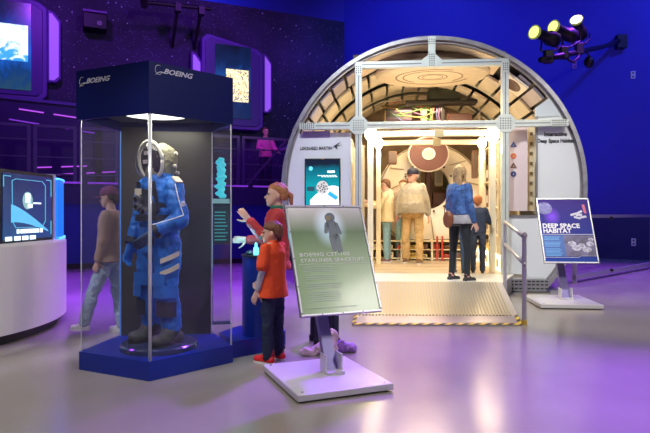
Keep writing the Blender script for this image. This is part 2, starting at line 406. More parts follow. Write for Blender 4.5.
# ------------------------------------------------------------------ pipe with three spotlights
pa = S(541,60,10.2); pb = bwp(621,43)
t = thing('wall_pipe', pb, 0, 'black pipe arm reaching out of the blue wall carrying three spotlights', 'pipe')
m_ = MB().tube([pa, pa.lerp(pb,.35), pa.lerp(pb,.7), pb+Vector((-.1,-.1,.03))], .055, 12); m_.build('pipe', black, t, smooth=True, world=True)
MB().box(pb+Vector((-.05,-.1,0)), (.25,.18,.35)).build('wall_bracket', black, t, world=True)
q = S(589,62,12.5); MB().tube([S(585,50,12.4), S(589,56,12.4), q], .02, 8).ell(q,(.11,.11,.13)).build('cable_drop', black, t, world=True, smooth=True)
c_ = MB().tube([S(567,54,11.4), S(568,60,11.4), S(573,62,11.6), S(578,58,11.7), S(580,52,11.8)], .025, 8); c_.build('cable', black, t, world=True, smooth=True)
bulb = mat('spot_lens_lit', (.8,.8,.3), .3, emit=(.85,.9,.25), es=1.4); bulb_hot = mat('spot_lens_hot', (1,1,.8), .3, emit=(1,1,.55), es=6)
SPL = ['leftmost of the three black spotlights on the wall pipe, dim yellow lens', 'middle of the three black spotlights on the wall pipe', 'rightmost of the three spotlights on the wall pipe, brightest lens']
for i, (hx, hy, bx, by, cx_, cy_, Y) in enumerate(((535,32.5,552,39,548,57,10.6),(554,27,570,35,563.5,53,11.2),(576.5,20.5,580,33,579,49,11.8))):
    lens = S(hx,hy,Y-.15); body = S(bx,by,Y+.1); cl = S(cx_,cy_,Y)
    t = thing('spotlight', cl, 0, SPL[i], 'spotlight', 'three spotlights on the wall pipe')
    d = (lens-body).normalized(); r = .15
    tip = lens
    MB().tube([body-d*.14, body-d*.10, body+d*.08, body+d*.12, tip-d*.10, tip-d*.02], [.08,.135,.14,.10,.09,.12], 20).build('lamp_body', black, t, world=True, smooth=True)
    MB().tube([tip-d*.02, tip+d*.03], [.12,.135], 20).build('lens_ring', mat('olive_ring',(.35,.38,.08),.4,emit=(.5,.6,.1),es=.3), t, world=True)
    MB().tube([tip+d*.025, tip+d*.035], [.11,.11], 20).build('lens', bulb_hot if i == 2 else bulb, t, world=True)
    sd = Vector((1,0,0))
    for k in (-1,1): MB().tube([body+sd*k*.2, body+sd*k*.2+Vector((0,0,-.12)), cl+sd*k*.14+Vector((0,0,.12)), cl+Vector((0,0,.1))], .018, 8).build('yoke_arm', black, t, world=True)
    MB().box(cl, (.16,.14,.24)).build('clamp', black, t, world=True, bevel=.02)

# ------------------------------------------------------------------ low railing at right
r0 = Vector((4.32,9.8,0)); r1 = Vector((9.2,14.1,0)); r1 = r0 + (Vector((7.15,12.4,0))-r0)*1.5
r1 = Vector((6.98+.55, 12.25+.5, 0))
L_ = (r1-r0).length; an = math.atan2(r1.y-r0.y, r1.x-r0.x)
t = thing('floor_railing', r0, an, 'low grey metal floor railing between the habitat sign and the blue wall', 'railing')
MB().bar((0,0,1.16),(L_,0,1.16),.06).build('top_rail', rail_steel, t)
MB().bar((0,0,.1),(L_,0,.1),.07,.09).build('bottom_rail', rail_steel, t)
for x in (.03, L_*.9): MB().bar((x,0,0),(x,0,1.16),.06).build('post', rail_steel, t)
MB().box((L_*.35,-.04,1.12),(.06,.05,.06)).build('clip', dark_metal, t); MB().box((L_*.35,-.05,.13),(.05,.05,.05)).build('clip', dark_metal, t)

# ------------------------------------------------------------------ curved desk at far left
dc = Vector((-4.73,5.70,0)); dr = 1.93
t = thing('curved_desk', dc, 0, 'white curved exhibit desk with black toe kick at far left', 'desk')
MB().lathe([(dr-.45,.1),(dr,.1),(dr,.90),(dr-.02,.93),(dr-.45,.93),(dr-.45,.1)], n=96).build('body', mat('desk_white', (.82,.80,.80), .35), t, smooth=False)
MB().lathe([(dr-.4,0),(dr-.09,0),(dr-.09,.11),(dr-.4,.11),(dr-.4,0)], n=96).build('toe_kick', black, t)
s0 = Vector((-2.92,5.08,0)); s1 = Vector((-2.885,5.98,0)); ang = math.atan2(s1.y-s0.y, s1.x-s0.x); wS = (s1-s0).length
M = Matrix.Translation(s0) @ Matrix.Rotation(ang,4,'Z')
k = thing('desk_monitor', s0+Vector((0,0,.93)), ang, 'framed touch screen standing on the curved desk, blue planet view', 'screen')
W_ = wS
MB().b2(-.9, W_, 0, .06, 0, .68).build('frame', dark_metal, k)
MB().b2(W_, W_+.05, -.01, .09, 0, .69).build('side_post', mat('silver_edge',(.6,.6,.65),.35,.5), k)
scr = screen_mat('planet_display', [(0,(.01,.10,.25)),(.4,(.01,.04,.16)),(.7,(.01,.02,.10)),(1,(.02,.03,.12))], 1.0, 2, .5, mixn=.4)
MB().b2(.03, W_-.03, -.008, 0, .03, .65).build('display', scr, k)
cy = mat('ui_cyan', (.1,.5,.6), .4, emit=(.12,.50,.75), es=.7); cyw = mat('ui_white', (.8,.9,1), .4, emit=(.7,.9,1), es=1.2)
# planet limb band
pts = []
for i in range(13):
    a = i/12; pts.append((.15+a*(W_-.25), .36-.26*a**1.3))
poly = pts + [(.15+a2*(W_-.25), max(.05, .36-.26*a2**1.3-.16*(1-a2)-.01)) for a2 in [i/12 for i in range(12,-1,-1)]]
MB().prism_xz(poly, -.010, -.008).build('planet_limb', mat('planet_glow',(.1,.3,.5),.4,emit=(.10,.50,.85),es=.9), k)
s_ = MB()
fr = [(.16,.58),(.22,.60),(.68,.60),(.74,.56),(.74,.20),(.68,.14),(.22,.14),(.17,.20)]
for i in range(len(fr)):
    a, b_ = fr[i], fr[(i+1)%len(fr)]; s_.bar((a[0],-.012,a[1]),(b_[0],-.012,b_[1]),.004,.006)
for a, b_ in (((.03,.62),(.14,.62)),((.03,.62),(.03,.52)),((W_-.05,.62),(W_-.15,.62)),((W_-.05,.62),(W_-.05,.45)),((W_-.05,.06),(W_-.05,.2))):
    s_.bar((a[0],-.012,a[1]),(b_[0],-.012,b_[1]),.004,.008)
s_.build('display_frame_lines', cy, k)
MB().cyl((.42,-.012,.40),(.42,-.009,.40),.085,24).build('spacecraft_icon', mat('ui_grey',(.3,.5,.5),.4,emit=(.25,.5,.5),es=.7), k)
s_ = MB().b2(.38,.46,-.014,-.012,.38,.47).b2(.42,.50,-.014,-.012,.33,.37).b2(.52,.66,-.012,-.008,.37,.385)
s_.b2(.30,.62,-.012,-.008,.085,.125).b2(.24,.28,-.012,-.008,.085,.125).b2(.64,.69,-.012,-.008,.085,.125)
for a in (.06,.20,.33,.46): s_.b2(a,a+.10,-.012,-.008,.02,.06)
s_.build('display_buttons', cyw, k)
gb = bpy.data.materials.new('blue_glow_glass'); gb.use_nodes = True; bb = gb.node_tree.nodes['Principled BSDF']
bb.inputs['Base Color'].default_value = (.01,.05,.3,1); bb.inputs['Emission Color'].default_value = (.01,.10,.9,1); bb.inputs['Emission Strength'].default_value = 1.8; bb.inputs['Roughness'].default_value = .15
a0 = math.atan2(6.0-dc.y, -2.85-dc.x)
g = MB().lathe([(dr-.05,.0),(dr-.03,.0),(dr-.03,.64),(dr-.05,.64),(dr-.05,.0)], n=32, a0=a0+.02, a1=a0+.85)
o = g.build('curved_glass_screen', gb); o.location = dc+Vector((0,0,.93)); tag(o, 'glowing blue curved glass panel on top of the curved desk', 'glass panel')
g = MB().lathe([(dr-.07,0),(dr-.01,0),(dr-.01,.02),(dr-.07,.02),(dr-.07,0)], n=32, a0=a0+.02, a1=a0+.85).lathe([(dr-.07,.64),(dr-.02,.64),(dr-.02,.655),(dr-.07,.655),(dr-.07,.64)], n=32, a0=a0+.02, a1=a0+.85)
g.build('glass_edge_trim', mat('edge_cyan',(.1,.4,.8),.3,emit=(.1,.45,1),es=1.6), o)
# ------------------------------------------------------------------ display case (pentagon plan)
def xy(px, Y): return Vector(((px-CX)/F_PX*Y, Y))
cL = xy(79,4.356); cF = xy(149,4.047); cR = xy(233,4.571); cBR = xy(213.5,5.02); cBL = xy(119.6,4.947)
cen = (cL+cF+cR+cBR+cBL)/5
case = thing('display_case', (cen.x,cen.y,0), 0, 'tall five-sided glass display case with navy header on a blue base', 'display case')
loc = lambda p: (p.x-cen.x, p.y-cen.y)
P5 = [loc(p) for p in (cL,cF,cR,cBR,cBL)]
def inset(poly, d): return [((x*(1-d/math.hypot(x,y))), (y*(1-d/math.hypot(x,y)))) for x,y in poly]
MB().prism(P5, 0, .14).build('base', blue_case, case)
# hollow header with soffit
o_ = P5; i_ = inset(P5,.03)
def ringprism(o, i, z0, z1):
    m = MB(); n = len(o); vs = [(x,y,z) for z in (z0,z1) for p in (o,i) for x,y in p]
    fs = []
    for k in range(n):
        q = (k+1)%n; fs += [(k,q,q+2*n,k+2*n),(n+k,n+q,q+3*n,k+3*n),(k,q,n+q,n+k),(2*n+k,2*n+q,3*n+q,3*n+k)]
    return m.add(vs, fs)
o_ = [(o_[0][0]-.022,o_[0][1])]+o_[1:]
ringprism(o_, i_, 1.925, 2.30).build('header', navy_head, case)
MB().prism(i_, 2.0, 2.28).build('soffit', mat('soffit_grey', (.10,.10,.12), .5), case)
gm = glass_mat('case_glass', (.90,.90,.94), .04, (.5,.45,.65))
names = [(P5[0],P5[1]),(P5[1],P5[2]),(P5[2],P5[3]),(P5[4],P5[0])]
for a, b_ in names:
    a = Vector(a); b_ = Vector(b_); d = (b_-a).normalized(); nrm = Vector((d.y,-d.x)); a2 = a+d*.015-nrm*.012; b2_ = b_-d*.015-nrm*.012
    MB().add([(a2.x,a2.y,.14),(b2_.x,b2_.y,.14),(b2_.x,b2_.y,1.96),(a2.x,a2.y,1.96)],[(0,1,2,3)]).build('glass_pane', gm, case)
a, b_ = Vector(P5[4]), Vector(P5[3])
MB().bar((a.x+.02,a.y-.01,1.05),(b_.x-.02,b_.y-.01,1.05),.02,1.82).build('back_panel', mat('back_panel_grey', (.05,.047,.05), .3), case)
post_m = mat('acrylic_post', (.75,.78,.85), .15, .25, coat=.5)
MB().cyl((P5[1][0],P5[1][1]+.022,.14),(P5[1][0],P5[1][1]+.022,1.96),.0135,12).build('corner_post', post_m, case, smooth=True)
edge_m = mat('blue_glass_edge', (.10,.30,.80), .2, emit=(.05,.2,.9), es=.15)
for k, r_ in ((4,.007),(0,.004),(2,.005),(3,.004)):
    q = inset(P5,.016)[k]
    MB().cyl((q[0],q[1],.14),(q[0],q[1],1.96),r_,8).build('glass_edge', edge_m if k == 4 else post_m, case)
lamp_emit = mat('ring_lamp_lit', (1,1,.9), .4, emit=(1,.98,.80), es=3)
rl = Vector((-1.33, 4.43))-cen
MB().cyl((rl.x,rl.y,1.985),(rl.x,rl.y,2.0),.26,48).build('ceiling_lamp', lamp_emit, case)
MB().lathe([(.262,1.98),(.272,1.98),(.272,2.0),(.262,2.0),(.262,1.98)], (rl.x,rl.y,0), 48).build('lamp_rim', chrome, case)
pl = Vector((-1.32,4.50))-cen
MB().lathe([(.30,.14),(.30,.175),(.285,.185),(.0,.185)], (pl.x,pl.y,0), 48).build('plinth_disc', mat('plinth_smoke', (.03,.05,.13), .15), case)
def logo(par, p0, xd, size, m, Mi):
    # swoosh emblem: open ring crossed by an orbiting streak
    yd = Vector((0,0,1)); xd = Vector(xd).normalized(); nn = Vector((xd.y,-xd.x,0))
    def P(u,v): return Mi @ (Vector(p0)+xd*(u*size)+yd*(v*size)+nn*.003)
    s_ = MB()
    for i in range(14):
        a = math.radians(60+i*20); b2 = math.radians(60+(i+1)*20)
        s_.bar(P(.55+.5*math.cos(a),.55+.62*math.sin(a)), P(.55+.5*math.cos(b2),.55+.62*math.sin(b2)), size*.04, size*.06)
    for i in range(8):
        a = i/8; b2 = (i+1)/8
        s_.bar(P(.1+1.2*a,-.15+1.3*a-.9*a*a), P(.1+1.2*b2,-.15+1.3*b2-.9*b2*b2), size*.04, size*(.05+.12*a))
    s_.build('emblem', m, par)
Mi = case.matrix_basis.inverted()
lt = mat('silver_lettering', (.62,.64,.75), .4)
for (q0, q1, dpx0, dpx1, zt) in ((cL+Vector((-.022,0)),cF,.05,.52,2.195),(cF,cR,.06,.50,2.228)):
    d = (q1-q0); Ld = d.length; d.normalize(); nn = Vector((d.y,-d.x,0))
    s_ = .042
    p = Vector((q0.x,q0.y,zt))+Vector((d.x,d.y,0))*Ld*dpx0
    logo(case, p+Vector((0,0,-.012)), (d.x,d.y,0), .055, lt, Mi)
    M = face_m(p+Vector((d.x,d.y,0))*.07+nn*.002, (d.x,d.y,0), (0,0,1))
    text('BOEING', .052, Mi @ M, lt, parent=case, shear=.35, sx=1.25, bold=.0012, name='header_lettering')

# ------------------------------------------------------------------ plinth and pedestal at the right of the case
pp = [(-.765,4.70),(-.50,4.92),(-.36,5.15),(-.42,5.40),(-.80,5.40),(-.95,5.08),(-.80,4.80)]
MB().prism(pp, 0, .138).build('pedestal_plinth', blue_case, None, origin=True)
pq = [o for o in COL.objects if o.name == 'pedestal_plinth'][0]; tag(pq, 'low dark blue plinth joining the case base, under the touch pedestal', 'plinth')
pd = thing('pedestal', (-.585,5.02,.138), 0, 'blue oval touch pedestal on the low plinth, in front of the children', 'pedestal')
s_ = MB(); rs = []
for z in (0,.69): rs.append([(math.cos(2*PI*j/40)*.15, math.sin(2*PI*j/40)*.17, z) for j in range(40)])
s_.rings(rs).build('column', mat('pedestal_blue', (.008,.03,.26), .3), pd, smooth=False)
s_ = MB(); rs = []
for z in (.69,.705): rs.append([(math.cos(2*PI*j/40)*.158, math.sin(2*PI*j/40)*.178, z) for j in range(40)])
s_.rings(rs).build('top_plate', dark_metal, pd)
cyg = mat('cyan_glow', (.1,.7,.8), .3, emit=(.15,.85,1), es=1.6)
t = thing('hand_control', (-.655,4.97,.843), 0, 'small black domed controller on top of the blue pedestal', 'controller')
MB().lathe([(.045,0),(.045,.015),(.03,.035),(0,.04)], n=20).build('dome', black, t, smooth=True)
MB().cyl((.03,0,.01),(.06,-.02,.012),.008).build('button', chrome, t)
t = thing('glowing_bottle', (-.60,4.93,.843), 0, 'small cyan glowing bottle shape on top of the blue pedestal', 'bottle')
MB().lathe([(.022,0),(.024,.01),(.022,.06),(.010,.075),(.010,.085)], n=20).build('body', cyg, t, smooth=True)
MB().lathe([(.013,.085),(.013,.10),(.006,.108),(0,.108)], n=16).build('cap', mat('cap_cyan', (.3,.8,.85), .4, emit=(.2,.8,.9), es=.8), t)

# cyan glow in the case's right pane, built as a free-standing column
tp = S(221,245,6.2); 
t = thing('glowing_column', (tp.x,tp.y,0), .2, 'tall cyan glass column standing in for a glow in the right pane of the case', 'display column')
tz = lambda py: CAM_H+(HY-py)/F_PX*6.2
dk = mat('column_dark', (.02,.06,.07), .3)
MB().b2(-.10,-.085,-.02,.02,0,tz(244)).b2(-.10,.10,-.06,.06,0,.012).build('thin_stand', dk, t)
MB().b2(-.115,.115,-.085,.085,tz(244),tz(203)).build('text_panel_body', dk, t, bevel=.01)
s_ = MB()
for i in range(9): s_.b2(-.07,.04+.03*random.random(),-.089,-.085,tz(240-i*3.4),tz(240-i*3.4)+.012)
s_.build('panel_text_lines', mat('cyan_dim', (.05,.3,.3), .4, emit=(.05,.40,.38), es=.7), t)
MB().b2(-.09,.09,-.10,-.085,tz(203.5),tz(199)).build('name_plate', mat('plate_pale', (.3,.5,.5), .4, emit=(.2,.5,.45), es=.6), t)
gt = glass_mat('column_glass', (.75,.95,.95), .05, (.2,.7,.7))
for sx in (-1,1): MB().bar((sx*.12,0,tz(199)),(sx*.085,0,tz(152)),.012,.10).build('glass_side', gt, t)
MB().b2(-.085,.085,-.05,.05,tz(152),tz(151)).build('glass_cap', gt, t)
MB().b2(-.12,.12,-.05,.05,tz(179),tz(178)).build('glass_collar', gt, t)
s_ = MB()
for i in range(16):
    z = tz(196)+(tz(160)-tz(196))*i/15; a = i*2.4
    s_.ell((.018*math.cos(a),.018*math.sin(a),z),(.045+.012*math.sin(i*1.9),.04,.028),10,6)
remesh(s_, 'glowing_core', mat('core_cyan', (.1,.6,.6), .4, emit=(.04,.55,.62), es=1.1, bump=.5), t, .008, .006, 40)

# ------------------------------------------------------------------ lectern signs
def sign(name_lbl, origin, rot, k, face_mat, cat='sign'):
    t = thing('sign_stand', origin, rot, name_lbl, cat)
    wm = mat('stand_white', (.62,.62,.66), .3, coat=.3)
    MB().b2((-.065-.343)*k,(-.065+.343)*k,-.43*k,.37*k,.012,.055*k).build('base_plate', wm, t, bevel=.006)
    MB().b2((-.065-.32)*k,(-.065+.32)*k,-.40*k,.34*k,0,.014).build('base_foot', black, t)
    s_ = MB()
    for x in (-.36,.23):
        for y in (-.38,.32): s_.cyl((x*k,y*k,.055*k),(x*k,y*k,.055*k+.004),.009,10)
    s_.build('base_screws', chrome, t)
    # foot bracket
    MB().b2(-.065*k,.065*k,-.10*k,.05*k,.055*k,.075*k).build('foot_bracket', wm, t)
    for sx in (-.062,.062): MB().prism_xz([(sx*k-.005,.07*k),(sx*k+.005,.07*k),(sx*k+.005,.19*k),(sx*k-.005,.19*k)], -.06*k, .05*k).build('bracket_cheek', wm, t)
    lean = math.radians(27)
    top = Vector((0, math.tan(lean)*.56*k, .62*k))
    MB().bar((0,0,.06*k), top, .085*k, .05*k).build('post', mat('post_lilac', (.20,.17,.42), .35, .2), t)
    MB().bar(top, (0,.0,.78*k), .07*k, .05*k).build('support_arm', dark_metal, t)
    # tilted panel frame: u = x, v = up along the panel
    ti = math.radians(24.8); o = Vector((.018*k,-.17*k,.5*k)); U = Vector((1,0,0)); V = Vector((0,math.sin(ti),math.cos(ti))); Nn = U.cross(V)
    R = Matrix((U,V,Nn)).transposed().to_4x4(); PM = Matrix.Translation(o) @ R      # local z points to the reader
    W, H = .62*k, .84*k
    def PB(x0,x1,y0,y1,z0,z1,name,m,par=t,bevel=0): return MB().b2(x0,x1,y0,y1,z0,z1).xf(PM).build(name, m, par, bevel=bevel)
    PB(-W/2,W/2,0,H,-.03,-.012,'panel_back',dark_metal)
    fr = MB(); b_ = .014*k
    fr.b2(-W/2,W/2,0,b_,-.03,.008).b2(-W/2,W/2,H-b_,H,-.03,.008).b2(-W/2,-W/2+b_,b_,H-b_,-.03,.008).b2(W/2-b_,W/2,b_,H-b_,-.03,.008)
    fr.xf(PM).build('panel_frame', mat('aluminium_frame', (.55,.56,.60), .35, .5), t, bevel=.002)
    sc_ = MB()
    for y in (.02,.25,.5,.75,.98):
        for x in (-W/2+b_/2, W/2-b_/2): sc_.cyl((x,H*y*.985+.004,.008),(x,H*y*.985+.004,.0105),.0045*k,8)
    for x in (-.25,0,.25): sc_.cyl((W*x,b_/2,.008),(W*x,b_/2,.0105),.0045*k,8); sc_.cyl((W*x,H-b_/2,.008),(W*x,H-b_/2,.0105),.0045*k,8)
    sc_.xf(PM).build('frame_screws', dark_metal, t)
    f = MB().add([(-W/2+b_,b_,0),(W/2-b_,b_,0),(W/2-b_,H-b_,0),(-W/2+b_,H-b_,0)],[(0,1,2,3)])
    f.v = [v for v in f.v]; q = f.build('printed_face', face_mat, t); q.matrix_basis = PM
    PB(-W/2+b_,W/2-b_,b_,H-b_,-.012,-.001,'panel_core',dark_metal)
    return t, PM, W, H

def poster_one():
    m = bpy.data.materials.new('poster_pale_green'); m.use_nodes = True; nt = m.node_tree; b = nt.nodes['Principled BSDF']; N = nt.nodes.new; L = nt.links.new
    tc = N('ShaderNodeTexCoord'); sp = N('ShaderNodeSeparateXYZ'); L(tc.outputs['Generated'], sp.inputs[0])
    r = N('ShaderNodeValToRGB'); cr = r.color_ramp
    for e, (p, c) in zip([cr.elements[0], cr.elements[1], cr.elements.new(.55), cr.elements.new(.75)], ((0,(.40,.64,.32)),(1,(.26,.38,.15)),(.55,(.32,.50,.26)),(.75,(.19,.31,.16)))): e.position = p; e.color = (*c,1)
    L(sp.outputs['Y'], r.inputs['Fac'])
    # printed halo round the astronaut
    mp = N('ShaderNodeMapping'); mp.inputs['Location'].default_value = (-.53,-.80,0); L(tc.outputs['Generated'], mp.inputs[0])
    vl = N('ShaderNodeVectorMath'); vl.operation = 'MULTIPLY'; vl.inputs[1].default_value = (3.3,3.6,0); L(mp.outputs[0], vl.inputs[0])
    ln = N('ShaderNodeVectorMath'); ln.operation = 'LENGTH'; L(vl.outputs[0], ln.inputs[0])
    hr = N('ShaderNodeValToRGB'); hr.color_ramp.interpolation = 'EASE'
    hr.color_ramp.elements[0].position = .25; hr.color_ramp.elements[0].color = (.42,.58,.80,1); hr.color_ramp.elements[1].position = .85; hr.color_ramp.elements[1].color = (0,0,0,1)
    L(ln.outputs['Value'], hr.inputs['Fac'])
    ns = N('ShaderNodeTexNoise'); ns.inputs['Scale'].default_value = 3; ns.inputs['Detail'].default_value = 5; L(tc.outputs['Generated'], ns.inputs['Vector'])
    ml = N('ShaderNodeMix'); ml.data_type = 'RGBA'; ml.blend_type = 'MULTIPLY'; ml.inputs[0].default_value = .35; L(r.outputs['Color'], ml.inputs[6]); L(ns.outputs['Fac'], ml.inputs[7])
    ad = N('ShaderNodeMix'); ad.data_type = 'RGBA'; ad.blend_type = 'ADD'; ad.inputs[0].default_value = 1; L(ml.outputs[2], ad.inputs[6]); L(hr.outputs['Color'], ad.inputs[7])
    L(ad.outputs[2], b.inputs['Base Color']); b.inputs['Roughness'].default_value = .28; b.inputs['Coat Weight'].default_value = .2; b.inputs['Coat Roughness'].default_value = .12
    return m
def poster_two():
    m = bpy.data.materials.new('poster_deep_purple'); m.use_nodes = True; nt = m.node_tree; b = nt.nodes['Principled BSDF']; N = nt.nodes.new; L = nt.links.new
    tc = N('ShaderNodeTexCoord'); sp = N('ShaderNodeSeparateXYZ'); L(tc.outputs['Generated'], sp.inputs[0])
    r = N('ShaderNodeValToRGB'); r.color_ramp.elements[0].color = (.01,.05,.35,1); r.color_ramp.elements[1].color = (.035,.012,.20,1); L(sp.outputs['Y'], r.inputs['Fac'])
    mp = N('ShaderNodeMapping'); mp.inputs['Location'].default_value = (-.25,-.72,0); L(tc.outputs['Generated'], mp.inputs[0])
    vl = N('ShaderNodeVectorMath'); vl.operation = 'MULTIPLY'; vl.inputs[1].default_value = (5,6,0); L(mp.outputs[0], vl.inputs[0])
    ln = N('ShaderNodeVectorMath'); ln.operation = 'LENGTH'; L(vl.outputs[0], ln.inputs[0])
    hr = N('ShaderNodeValToRGB'); hr.color_ramp.elements[0].color = (.20,.05,.60,1); hr.color_ramp.elements[1].position = .9; hr.color_ramp.elements[1].color = (0,0,0,1); L(ln.outputs['Value'], hr.inputs['Fac'])
    ad = N('ShaderNodeMix'); ad.data_type = 'RGBA'; ad.blend_type = 'ADD'; ad.inputs[0].default_value = 1; L(r.outputs['Color'], ad.inputs[6]); L(hr.outputs['Color'], ad.inputs[7])
    L(ad.outputs[2], b.inputs['Base Color']); b.inputs['Roughness'].default_value = .45; b.inputs['Specular IOR Level'].default_value = .15
    return m
sg, PM, W, H = sign('large tilted information panel on a white stand in the foreground, pale astronaut print', (.0437,4.11,0), math.radians(22.3), 1.0, poster_one())
fig_m = mat('print_slate', (.16,.20,.24), .35); prw = mat('print_pale', (.72,.78,.74), .4); prl = mat('print_line', (.50,.64,.54), .4)
s_ = MB(); Z0, Z1 = .0005, .0025
cx = .03; top = H-.045
def pcap(s, x0,y0,x1,y1,r0,r1):
    d = Vector((x1-x0,y1-y0)).normalized(); n = Vector((-d.y,d.x)); pts = []
    for i in range(9): a = -PI/2+PI*i/8; pts.append((x1+r1*(d.x*math.cos(a)+n.x*math.sin(a)), y1+r1*(d.y*math.cos(a)+n.y*math.sin(a))))
    for i in range(9): a = PI/2+PI*i/8; pts.append((x0+r0*(d.x*math.cos(a)+n.x*math.sin(a)), y0+r0*(d.y*math.cos(a)+n.y*math.sin(a))))
    s.prism(pts, Z0, Z1)
pcap(s_, cx-.005,top-.055,cx+.005,top-.05,.036,.036)
pcap(s_, cx,top-.10,cx+.01,top-.19,.038,.036); pcap(s_, cx-.035,top-.11,cx-.05,top-.17,.016,.013); pcap(s_, cx+.042,top-.11,cx+.062,top-.18,.016,.013)
pcap(s_, cx-.008,top-.21,cx-.004,top-.31,.024,.018); pcap(s_, cx+.03,top-.21,cx+.04,top-.32,.025,.018)
s_.xf(PM).build('printed_astronaut', fig_m, sg)
s_ = MB(); pcap(s_, cx-.02,top-.06,cx-.01,top-.058,.018,.018); s_.v = [v+Vector((0,0,.001)) for v in s_.v]; s_.xf(PM).build('printed_visor', mat('print_brown', (.30,.24,.16), .4), sg)
TM = lambda x, y: PM @ Matrix.Translation((x,y,.0015))
text('BOEING CST-100', .038, TM(-.255,.435), prw, 'headline', sg, sx=1.28, bold=.0006, sp=1.08)
text('STARLINER SPACESUIT', .038, TM(-.255,.390), prw, 'headline', sg, sx=1.24, bold=.0006, sp=1.06)
s_ = MB().b2(-.27,.27,.372,.375,Z0,Z1); s_.xf(PM).build('divider_line', prw, sg)
s_ = MB(); y = .355
for i in range(17):
    if i in (3,7,11): y -= .016; continue
    s_.b2(-.24,.03-.05*random.random(),y-.0045,y,Z0,Z1); y -= .0155
s_.b2(-.255,.12,.050,.054,Z0,Z1)
s_.xf(PM).build('body_text_lines', prl, sg)

sg2, PM2, W2, H2 = sign('smaller purple and blue tilted information panel on a white stand beside the habitat', (3.22,7.57,0), math.radians(-5), 1.12, poster_two())
TM = lambda x, y: PM2 @ Matrix.Translation((x,y,.0015))
text('DEEP SPACE', .088, TM(-.31,.50), print_white, 'headline', sg2, sx=1.0, bold=.003, sp=1.03)
text('HABITAT', .088, TM(-.31,.428), print_white, 'headline', sg2, sx=1.0, bold=.003, sp=1.03)
s_ = MB().b2(-.33,.33,.402,.408,Z0,Z1).b2(-.33,.10,.075,.079,Z0,Z1).b2(.14,.33,.10,.104,Z0,Z1)
s_.bar((.10,.077,.0015),(.14,.102,.0015),.004,.002).xf(PM2).build('divider_line', print_white, sg2)
s_ = MB().b2(-.33,-.055,.09,.39,Z0,Z1); s_.xf(PM2).build('text_block', mat('print_azure', (.008,.10,.42), .4), sg2)
s_ = MB(); y = .37
for i in range(15):
    if i in (3,8): y -= .019; continue
    s_.b2(-.31,-.09-.04*random.random(),y-.006,y,Z1,Z1+.001); y -= .019
s_.xf(PM2).build('body_text_lines', mat('print_skyline', (.12,.45,.85), .4), sg2)
s_ = MB().b2(-.055,.33,.09,.39,Z0,Z1); s_.xf(PM2).build('printed_photo', mat('print_photo', (.10,.09,.22), .4, var=.6, vs=9), sg2)
s_ = MB(); 
for x,y,r_ in ((.04,.27,.055),(.09,.21,.06),(.16,.24,.05),(.22,.19,.06),(.27,.27,.05),(.29,.33,.035)):
    s_.prism([(x+r_*math.cos(a*PI/6),y+r_*.7*math.sin(a*PI/6)) for a in range(12)], Z1, Z1+.001)
s_.xf(PM2).build('printed_photo_shapes', mat('print_silver', (.42,.42,.55), .4, var=.7, vs=30), sg2)
s_ = MB(); s_.prism([(-.25+.10*math.cos(a*PI/10),.79+.09*math.sin(a*PI/10)) for a in range(20)], Z0, Z1)
s_.xf(PM2).build('printed_planet', mat('print_planet', (.10,.10,.35), .4, var=.7, vs=14), sg2)
s_ = MB()
for x,y,a in ((.12,.70,.3),(.19,.69,.1),(.16,.65,-.3),(.24,.66,.2),(.20,.73,.5)):
    s_.box((x,y,.002),(.085,.03,.002),Matrix.Rotation(a,3,'Z'))
s_.xf(PM2).build('printed_spacecraft', mat('print_greywhite', (.55,.55,.68), .4), sg2)
s_ = MB(); s_.box((.27,.78,.002),(.035,.13,.002),Matrix.Rotation(.1,3,'Z')); s_.xf(PM2).build('printed_streak', mat('print_red', (.55,.08,.18), .4), sg2)

# ------------------------------------------------------------------ things behind the big sign
st = thing('folding_stool', (.0,5.30,0), .25, 'black folding stool half hidden behind the large foreground sign', 'stool')
MB().b2(-.16,.16,-.13,.13,.46,.50).build('seat', black, st, bevel=.012)
for sx in (-.085,.075):
    for sy in (-.09,.10):
        lg = MB().cyl((sx,sy,.05),(sx,sy,.47),.034,16).build('leg', mat('leg_navy', (.012,.018,.035), .5), st, smooth=False)
        MB().lathe([(.042,0),(.045,.02),(.045,.05),(.036,.06)], (sx,sy,0), 16).build('rubber_foot', black, st)
def pile(nm, label, px, py, spots, m, seed, cat='garment'):
    s_ = MB(); c = G(px,py)
    for (dx,dy,z,rx,ry,rz_) in spots: s_.ell((dx,dy,z),(rx,ry,rz_),14,9, Matrix.Rotation(seed+dx*9,3,'Z'))
    t = thing(nm, c, 0, label, cat)
    remesh(s_, 'cloth', m, t, .008, .022, 15, 2, seed); return t
pile('crumpled_jacket', 'crumpled pale pink jacket dropped on the floor behind the large sign', 322, 355,
     [(-.10,0,.03,.10,.05,.035),(-.02,.03,.05,.09,.06,.05),(.05,.0,.08,.05,.05,.09),(.09,.02,.11,.05,.05,.12),(.08,-.04,.06,.07,.05,.07)], mat('pink_cloth', (.72,.55,.58), .85, var=.15, vs=12, bump=.4), 1)
pile('crumpled_scarf', 'small purple crumpled cloth beside the pale pink jacket on the floor', 346, 352,
     [(0,0,.045,.085,.05,.05),(.03,.02,.03,.07,.06,.04),(-.04,0,.06,.05,.04,.045)], mat('lilac_cloth', (.40,.22,.62), .85, var=.2, vs=14, bump=.4), 3)
